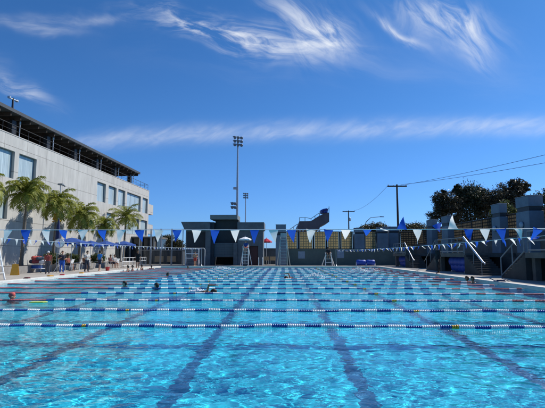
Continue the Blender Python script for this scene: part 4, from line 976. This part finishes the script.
# ---------------------------------------------------------------- left deck things
gu = 'umbrellas around the pool'
def px_at_x(px, X): return X / ((px-284)/450.)
for (px, X, r, py, lab) in ((72,-17.4,1.35,237.6,'blue umbrella nearest the camera, its pole beside a white chair'),(91,-17.6,1.15,240.6,'second blue umbrella on the left deck, above the person in the pale shirt'),(106,-17.4,1.2,240.8,'third blue umbrella on the left deck, above the person in the blue shirt'),(124,-17.0,1.3,241.0,'farthest blue umbrella on the left deck, before the dark doors of the building')):
    q = atx(px, py, X); umb('umbrella', (X, q.y, DZ), r, q.z-DZ, lab, m_umb, gu, rz=px*.1)
t = empty('folded_umbrella', (-18.2, px_at_x(55.5,-18.2), DZ), 0, 'tall closed dark blue umbrella standing before the fruiting palm', 'umbrella'); b = MB(); hh = atx(55.5, 218, -18.2).z-DZ
b.tube((0,0,0),(0,0,hh),.03); b.build('pole', m_galv, t); b = MB(); b.lathe([(.03,hh-1.75),(.20,hh-1.7),(.17,hh-1.0),(.08,hh-.3),(.02,hh+.02)], 9, sm=False); b.build('folded_canopy', cloth('navy_canvas', (.02,.03,.10)), t)
b = MB(); b.lathe([(.28,0),(.28,.05),(.05,.09)], 16); b.build('base', m_concd, t)
# pace clock on a tall stand
X = -16.6; q = atx(59.5, 243.3, X); t = empty('pace_clock', (X, q.y, DZ), R(8), 'round pale pace clock on a tall thin stand on the left deck', 'clock'); r = .33; zc = q.z-DZ
b = MB(); b.lathe([(r,-.04),(r+.03,-.03),(r+.03,.03),(r,.04)], 28, (0,0,zc), 'y'); b.build('case', m_galv, t)
b = MB(); b.lathe([(r-.01,0),(r-.01,-.012)], 28, (0,-.041,zc), 'y', sm=False); fce = b.build('dial', m_wplast, t)
b = MB(); b.box((-.012,-.062,zc-.05),(.012,-.055,zc+.26)); b.build('hand', m_rplast, fce); b = MB(); b.box((-.16,-.069,zc-.01),(.05,-.063,zc+.01)); b.build('hand', m_black, fce)
b = MB(); b.tube((0,0,.6),(0,0,zc-r-.02),.03)
for k in range(3): a = k*2.094; b.tube((0,0,.62),(.45*math.cos(a),.45*math.sin(a),.02),.02)
b.build('stand', m_galv, t)
# yellow board
p = dk(14.7, 275.2)
t = empty('caution_board', (p.x, p.y, DZ), R(18), 'yellow folding floor board standing before the near planter', 'caution board')
for s_, nm in ((1,'board_panel'),(-1,'board_panel')):
    b = MB(); b.hexa([(-.24,-.20*s_,0),(.24,-.20*s_,0),(.24,-.185*s_,0),(-.24,-.185*s_,0),(-.17,-.012*s_,.72),(.17,-.012*s_,.72),(.17,-.001*s_,.72),(-.17,-.001*s_,.72)]); b.build(nm, m_yplast, t)
b = MB(); b.tube((-.05,0,.73),(.05,0,.73),.015); b.build('handle', m_yplast, t)
# loaded cart
p = dk(36.5, 272.6); t = empty('equipment_cart', (p.x, p.y, DZ), R(-12), 'white shelved cart loaded with towels and bags before the near planter', 'cart')
b = MB(); L2 = .62
for zz in (.28,.62): b.box((-L2,-.28,zz),(L2,.28,zz+.03))
b.build('shelf', m_white, t)
for sx in (-1,1):
    for sy in (-1,1):
        b = MB(); b.tube((sx*L2*.97,sy*.27,.06),(sx*L2*.97,sy*.27,.95),.018); b.build('post', m_galv, t); b = MB(); b.lathe([(.055,-.015),(.06,0),(.055,.015)], 12, (sx*L2*.97,sy*.27,.06), 'y'); b.build('wheel', m_black, t)
def bag(base, off, r, m, label, seed):
    rnd = random.Random(seed); t_ = empty('bag', tuple(Vector(base)+Vector(off)), rnd.uniform(0,3), label, 'bag', 'bags and towels piled on the cart')
    fused('bag_body', [((-r[0],0,r[2]),(r[0],0,r[2]),r[2],r[2]*.9),((-r[0]*.6,.04,r[2]*1.15),(r[0]*.5,-.03,r[2]*1.2),r[2]*.85,r[2]*.8)], .02, m, t_)
    b = MB(); b.path([(-r[0]*.6,0,r[2]*1.9),(-r[0]*.3,0,r[2]*2.5),(r[0]*.3,0,r[2]*2.5),(r[0]*.6,0,r[2]*1.8)], .014, 6); b.build('strap', m_black, t_)
cb = (p.x, p.y, DZ+.65)
for k, (off, r, m, lab) in enumerate([((-.36,.0,0),(.2,0,.17),cloth('navy_bag', (.03,.04,.08)),'navy bag at the near left of the pile on the cart'),((.02,-.05,0),(.2,0,.17),cloth('wine_bag', (.22,.04,.05)),'dark red bag in the middle of the pile on the cart'),((.42,-.06,0),(.18,0,.15),m_wumb,'white towel bundle at the right end of the pile on the cart'),((-.05,.02,.30),(.24,0,.15),cloth('red_towel', (.5,.09,.07)),'bright red bundle on top of the pile on the cart'),((.32,-.05,.26),(.22,0,.14),cloth('slate_bag', (.06,.08,.11)),'grey bag on top at the right of the pile on the cart')]):
    bag(cb, off, r, m, lab, k)
b = MB(); b.box((-.32,-.2,0),(.32,.2,.22)); b.box((-.35,-.23,.22),(.35,.23,.25)); o = b.build('storage_bin', m_bplast, None, bevel=.02); o.location = (p.x, p.y, DZ+.312); o.rotation_euler.z = R(-12); tag(o, 'blue bin on the bottom shelf of the loaded cart', 'bin')
# white chairs
def deck_chair(label=None):
    t = empty('deck_chair', (0,0,0), 0, label, 'deck chair', 'white deck chairs along the planter')
    b = MB(); 
    for k in range(7): b.box((-.27,-.27+k*.078,.40),(.27,-.27+k*.078+.06,.42))
    b.build('seat', m_wplast, t); b = MB()
    for k in range(7):
        z0_ = .46+k*.07; y_ = .29+k*.022; b.box((-.27,y_,z0_),(.27,y_+.018,z0_+.052))
    b.build('backrest', m_wplast, t)
    for sx in (-1,1):
        for sy in (-1,1): b = MB(); b.tube((sx*.28,sy*.3,0),(sx*.28,sy*.27,.43 if sy < 0 else .45),.017); b.build('leg', m_wplast, t)
        b = MB(); b.path([(sx*.28,-.27,.42),(sx*.28,-.26,.64),(sx*.28,.3,.66),(sx*.28,.46,.98)], .016, 8); b.build('armrest', m_wplast, t)
    return t
ch0 = None
for i, (px, X, rz, lab) in enumerate([(75,-17.2,-1.2,'white slatted deck chair beside the pole of the first blue umbrella'),(67,-18.3,-1.5,'white deck chair just behind the pace clock, nearer the planter'),(84,-18.2,-1.4,'white deck chair in the shade behind the person in the pale shirt'),(110,-17.6,-1.1,'white deck chair right of the person in the blue shirt'),(114,-16.9,-1.7,'white deck chair behind the resting swimmers'),(97,-18.2,-1.3,'white deck chair between the two standing people on the left deck')]):
    if ch0 is None: ch0 = deck_chair(lab); c = ch0
    else: c = dup(ch0, (0,0,0), 0, lab)
    c.location = (X, px_at_x(px, X), DZ); c.rotation_euler.z = rz
for i, (px, X, sh, lab) in enumerate([(67,-18.25,(.25,.07,.05),'person in a reddish top sitting on a chair behind the pace clock'),(84,-18.15,(.28,.10,.04),'person in an orange brown top sitting behind the person in the pale shirt'),(110,-17.55,(.13,.05,.05),'person in a dark maroon top sitting right of the person in the blue shirt'),(114,-16.85,(.5,.48,.46),'person in a white top sitting behind the resting swimmers')]):
    person((X, px_at_x(px, X), DZ+.0), R(-10-8*i), sit(.43), lab, m_skin if i % 2 else m_skin2, m_hair, cloth('seated_top_%d' % i, sh), cloth('navy_shorts', (.015,.02,.05)))
# small things on the pool edge
def kb(px, side, m, lab, rz=0., sz=1.0):
    X = PX0-.25 if side < 0 else PX1+.25; y = px_at_x(px, X); b = MB(); b.prism([(-.14*sz,-.22*sz,0),(.14*sz,-.22*sz,0),(.14*sz,.14*sz,0),(.07*sz,.23*sz,0),(-.07*sz,.23*sz,0),(-.14*sz,.14*sz,0)], (0,0,.035)); b.box((-.12*sz,-.2*sz,.038),(.12*sz,.1*sz,.07))
    o = b.build('kickboard', m, None, bevel=.01); o.location = (X, y, DZ+.013); o.rotation_euler.z = rz; tag(o, lab, 'kickboard', 'kickboards lying on the pool edge')
kb(62, -1, m_rplast, 'red kickboard lying on the left pool edge below the person in the blue towel', .3)
kb(49.5, -1, m_yplast, 'yellow kickboard on the left pool edge, the nearer of the two yellow ones', 1.)
kb(81.5, -1, m_yplast, 'yellow kickboard on the left pool edge, the farther of the two yellow ones', .2)
kb(26, -1, cloth('maroon_foam', (.12,.02,.03)), 'dark maroon kickboard on the left pool edge, nearest of all to the camera', 1.4, .8)
kb(494, 1, cloth('navy_foam', (.02,.03,.09)), 'dark navy kickboard on the right pool edge before the near stairs', 1.2, 1.2)
b = MB(); b.lathe([(.14,0),(.17,.30),(.18,.32)], 18); X = PX0-.55; o = b.build('bucket', m_rplast); o.location = (X, px_at_x(107.5, X), DZ); tag(o, 'red bucket on the deck right of the person in the blue shirt', 'bucket')
# low pipe barriers in front of the building doors
for (px0, px1, X, lab) in ((122,136,-16.9,'low white pipe barrier before the dark doors of the building'),(138,146,-17.2,'low white pipe barrier at the far corner of the left deck')):
    y0 = px_at_x(px0, X); y1 = px_at_x(px1, X); t = empty('pipe_barrier', (X, y0, DZ), 0, lab, 'barrier', 'white pipe barriers on the left deck'); b = MB(); L_ = y1-y0
    n = 4
    for k in range(n+1): b.tube((0,L_*k/n,0),(0,L_*k/n,1.0),.03)
    for zz in (.15,.6,1.0): b.tube((0,0,zz),(0,L_,zz),.028)
    b.build('pipe_rail', m_white, t)
# rolled covers / lane reel in the far right corner
for (px, w_, lab, m) in ((361,1.1,'rolled blue bundle on the far deck at the right corner, left one','a'),(370.5,1.0,'rolled blue bundle on the far deck at the right corner, right one','b')):
    t = empty('lane_rope_reel', (at(px,262,53.2).x, 53.2, DZ), 0, lab, 'reel', 'rolled bundles on the far deck'); b = MB(); L_ = w_
    b.lathe([(.2,-L_/2),(.31,-L_/2+.08),(.33,-.2),(.29,.1),(.33,L_/2-.1),(.2,L_/2)], 16, (0,0,.42), 'x'); b.build('rolled_rope', m_bluet, t)
    for s_ in (-1,1): b = MB(); b.box((s_*L_/2-.03,-.3,0),(s_*L_/2+.03,.3,.06)); b.tube((s_*L_/2,-.25,.03),(s_*L_/2,0,.45),.03); b.tube((s_*L_/2,.25,.03),(s_*L_/2,0,.45),.03); b.build('side_frame', m_wplast, t)

# ---------------------------------------------------------------- fence, service building and sign boards behind the far left deck
y_ = 58.5
for i, (a, c, zt, lab) in enumerate([(139,151,4.7,'tall mesh fence panel touching the corner of the long building'),(151,161,4.7,'tall mesh fence panel, second from the long building'),(161,172,4.7,'tall mesh fence panel in the middle of the far left gap'),(172,183.5,4.7,'tall mesh fence panel beside the pool house')]):
    x0 = at(a,254,y_).x; x1 = at(c,254,y_).x; t = empty('fence_panel', (x0, y_, DZ), 0, lab, 'fence', 'tall fence panels in the far left corner'); w_ = x1-x0
    b = MB(); b.tube((0,0,0),(0,0,zt),.05); b.tube((w_-.12,0,0),(w_-.12,0,zt),.05)
    for zz in (.1,1.9,zt-.05): b.tube((0,0,zz),(w_-.12,0,zz),.025)
    b.build('posts', m_galv, t); b = MB(); n = int(w_/.16)
    for k in range(1, n): b.tube((w_*k/n,0,.1),(w_*k/n,0,1.9),.008, n=4)
    for k in range(1, 12): b.tube((0,.0,.1+k*.15),(w_-.12,.0,.1+k*.15),.006, n=4)
    b.build('mesh_wire', m_grail, t)
t = empty('service_shed', (at(168,254,61).x, 61, DZ), 0, 'low dark shed with pale hatch behind the fence in the far left corner', 'shed'); b = MB(); b.box((-2.6,0,0),(1.9,3,1.9)); b.box((-2.7,-.1,1.9),(2.0,3.1,2.05)); b.build('shed_wall', m_slated, t)
for k, x in enumerate((-1.2,.5)): b = MB(); b.box((x-.6,-.03,.35),(x+.6,-.003,1.15)); b.build('hatch', M('beige_hatch', (.30,.24,.16), .7, .15, 3), t)
t = empty('glass_lobby', (at(146,254,63).x, 63, DZ), 0, 'dark glass lobby with pale columns under the end of the long building', 'building'); b = MB(); b.box((-3.0,0,0),(1.5,5,3.6)); b.build('glass_wall', m_glassd, t)
b = MB(); b.box((-3.1,-.5,3.6),(1.7,5.1,3.85)); b.build('roof', m_concd, t)
for x in (-2.2,-.6,1.2): b = MB(); b.box((x-.12,-.4,0),(x+.12,-.16,3.598)); b.build('column', M('pale_column', (.4,.38,.34), .8), t)
# gap between pool house and far wall
y_ = 59.5
for (px, py, w_, h_, lab) in ((265.5,258.5,.85,.5,'small beige board, left one of two in the gap right of the pool house'),(272.8,258.5,.8,.5,'small beige board, right one of two in the gap right of the pool house')):
    q = at(px, py, y_); t = empty('notice_board', (q.x, y_, DZ), 0, lab, 'board', 'beige boards right of the pool house'); b = MB(); b.box((-w_/2,-.03,q.z-DZ-h_/2),(w_/2,.03,q.z-DZ+h_/2)); b.build('panel', m_tan, t)
    for s_ in (-1,1): b = MB(); b.tube((s_*w_*.45,.05,0),(s_*w_*.45,.05,q.z-DZ+h_/2),.025); b.build('leg', m_galv, t)
q = at(266.5, 238.2, 60.5); umb('umbrella', (q.x, 60.5, DZ), .75, q.z-DZ, 'red umbrella in the gap right of the pool house', m_rplast, gu, drop=.45)
t = empty('low_wall', (at(269,254,62).x, 62, DZ), 0, 'grey low wall closing the gap between the pool house and the far pillar', 'wall'); b = MB(); b.box((-1.6,0,0),(2.2,.3,2.1)); b.box((-1.65,-.05,2.1),(2.25,.35,2.2)); b.build('wall_body', m_slate2, t)
for (px, lab) in ((258.8,'short pale post on the far deck, left one of two right of the lifeguard'),(262.8,'short pale post on the far deck, right one of two right of the lifeguard')):
    o = MB(); o.path([(0,0,0),(0,0,.85),(.0,-.12,.98),(0,-.35,.98),(0,-.45,.8),(0,-.45,0)], .03, 8); o = o.build('grab_rail', m_white); o.location = (at(px,262,52.9).x, 52.95, DZ); tag(o, lab, 'grab rail', 'grab rails on the far deck')

# ---------------------------------------------------------------- masts, poles, wires, grandstand
def floodlight(px, pytop, Y, label, extra):
    c = at(px, 254, Y); H_ = at(px, pytop, Y).z - .05; t = empty('floodlight_mast', (c.x, Y, .05), R(20), label, 'floodlight', 'stadium floodlight masts'); b = MB()
    b.path([(0,0,0),(0,0,H_*.5),(0,0,H_)], [.30,.24,.15], 12); b.build('mast', m_galv, t)
    def bank(z, rows, n, wd, off=0.):
        for r_ in range(rows):
            zz = z - r_*.85; b = MB(); b.box((-wd/2+off,-.09,zz-.06),(wd/2+off,.09,zz+.06)); b.build('crossbar', m_dark, t)
            for k in range(n):
                x = -wd/2 + wd*(k+.5)/n + off; b = MB(); b.lathe([(.10,.15),(.30,-.05),(.36,-.28),(.30,-.30)], 12, (x,-.12,zz-.28), 'y'); b.build('lamp_head', m_grail, t)
    bank(H_-.1, 3, 3, 2.3)
    if extra:
        bank(at(px,203,Y).z, 2, 2, 1.3, -.9); b = MB(); b.box((-.9,-.3,at(px,189.5,Y).z-.05),(-.12,.3,at(px,188,Y).z+.1)); b.build('control_box', m_galv, t)
    return t
floodlight(236.8, 136.5, 100, 'tallest floodlight mast behind the pool house with a second lamp bank lower down', True)
floodlight(245.2, 193, 188, 'smaller, farther floodlight mast just right of the tall one', False)
def upole(px, pytop, Y, label, armw=3.0, rz=0.):
    c = at(px, 254, Y); H_ = at(px, pytop, Y).z; t = empty('utility_pole', (c.x, Y, .05), rz, label, 'utility pole', 'wooden utility poles'); b = MB()
    b.path([(0,0,0),(0,0,H_*.5),(0,0,H_+.2)], [.2,.17,.13], 10); b.build('pole_shaft', m_wood, t)
    b = MB(); b.box((-armw/2,-.2,H_-.2),(armw/2,-.1,H_)); b.build('crossarm', m_wood, t); 
    for x in (-.46,-.2,.2,.46): b = MB(); b.lathe([(.03,0),(.06,.05),(.03,.1),(.06,.15),(.02,.2)], 8, (x*armw,-.15,H_)); b.build('insulator', m_galv, t)
    if Y > 100: b = MB(); b.lathe([(.2,0),(.24,.05),(.24,.7),(.2,.78)], 12, (.28,0,H_-2.4)); b.build('transformer', m_galv, t)
    return t, H_
u1, h1 = upole(349.3, 211.5, 112, 'shorter, farther utility pole with a T crossarm behind the plaid screens')
u2, h2 = upole(399, 186, 70, 'tall utility pole with a wide T crossarm left of the dark trees')
e1 = at(545, 151.5, 44); e2 = at(545, 158.5, 44)
def wire(p, q, sag, lab, ext=0.):
    p = Vector(p); q = Vector(q)
    q = q + (q-p)*ext; b = MB(); n = 30; b.path([(p.lerp(q, k/n) - p + Vector((0,0,-sag*4*(k/n)*(1-k/n)))) for k in range(n+1)], .022, 5)
    o = b.build('power_line', m_dark); o.location = p; tag(o, lab, 'power line', 'overhead power lines')
U2 = Vector(u2.location); U1 = Vector(u1.location)
wire(U2+V(1.35,-.15,h2+.15), e1, .35, 'upper power line rising from the tall utility pole to the right edge', .6)
wire(U2+V(.6,-.15,h2+.15), e2, .45, 'lower power line rising from the tall utility pole to the right edge', .6)
wire(U1+V(1.3,-.15,h1+.15), U2+V(-1.3,-.15,h2+.15), .8, 'thin power line running between the two utility poles')
c = at(365.5, 254, 82); H_ = at(366,220,82).z; t = empty('street_lamp', (c.x, 82, .05), 0, 'street lamp with a curved arm behind the far wall, left of the tall utility pole', 'street lamp'); b = MB()
tipx = at(382.5,217,82).x - c.x; ht = at(382,217,82).z; b.path([(0,0,0),(0,0,H_-1.2),(.25,0,H_-.4),(1.1,0,ht-.15),(tipx-.3,0,ht)], [.11,.09,.07,.05,.045], 8); b.build('lamp_post', m_galv, t)
b = MB(); b.hexa([(tipx-.45,-.13,ht-.08),(tipx+.3,-.1,ht-.08),(tipx+.3,.1,ht-.08),(tipx-.45,.13,ht-.08),(tipx-.45,-.08,ht+.1),(tipx+.25,-.05,ht+.05),(tipx+.25,.05,ht+.05),(tipx-.45,.08,ht+.1)]); b.build('lamp_head', m_galv, t)
# grandstand seen from its end
Y = 130
def g_(px, py): q = at(px, py, Y); return q
O = at(297, 254, Y); O.z = .05; t = empty('grandstand', tuple(O), 0, 'dark stepped end of a stadium grandstand rising behind the plaid screens', 'grandstand')
prof = [(297,229.5),(297,226),(299.3,225),(299.3,221.2),(305,221.2),(311,221.0),(318,216.5),(323.5,213.6),(329.2,212.4),(329.2,221.8),(320,226.5),(319.4,229.5)]
b = MB(); pts = [g_(*q)-O for q in prof]; b.prism([tuple(q) for q in pts], (0,14,0)); b.build('seating_tier', M('grandstand_steel', (.10,.10,.115), .7, .2, .5, bump=.2, bscale=3), t)
b = MB()
for px in (300,303,311,319.5): q = g_(px, 229.4)-O; b.box((q.x-.25,.5,0),(q.x+.25,1.0,q.z)); b.box((q.x-.25,12.5,0),(q.x+.25,13,q.z))
b.build('support', m_galv, t)
b = MB()
rl = [g_(*q)-O for q in ((299.5,217.5),(306,217.6),(311,218.6),(318,213.8),(323.5,210.6),(329,208.6))]; b.path(rl, .07, 6)
for q in ((299.5,217.5,221.2),(305,217.6,221.2),(311,218.6,221),(315,215.8,218.5),(319.5,213,216),(323.5,210.6,213.6),(326,209.8,213),(329,206.5,212.4)):
    a = g_(q[0],q[1])-O; c_ = g_(q[0],q[2])-O; b.tube(a, c_, .07, n=6)
b.build('guard_rail', m_dark, t)
b = MB(); q0 = g_(321.5,212.6)-O; q1 = g_(327.8,210.0)-O; b.box((q0.x,.3,q1.z-.7),(q1.x,5,q1.z)); b.prism([(q0.x-.2,.2,q1.z),(q1.x+.2,.2,q1.z),(q1.x-.2,.2,q1.z+.55),(q0.x+.5,.2,q1.z+.35)], (0,5,0)); b.build('tarp_shelter', m_bluet, t)
b = MB(); a = g_(286,232)-O; c_ = g_(297.5,224)-O; b.path([a, c_], .09, 6); b.path([a+V(0,0,-1.2), c_+V(0,0,-1.2)], .09, 6)
for f in (0.,.33,.66,1): q = a.lerp(c_, f); b.tube((q.x,0,0), q, .07, n=6)
b.build('ramp_rail', m_galv, t)
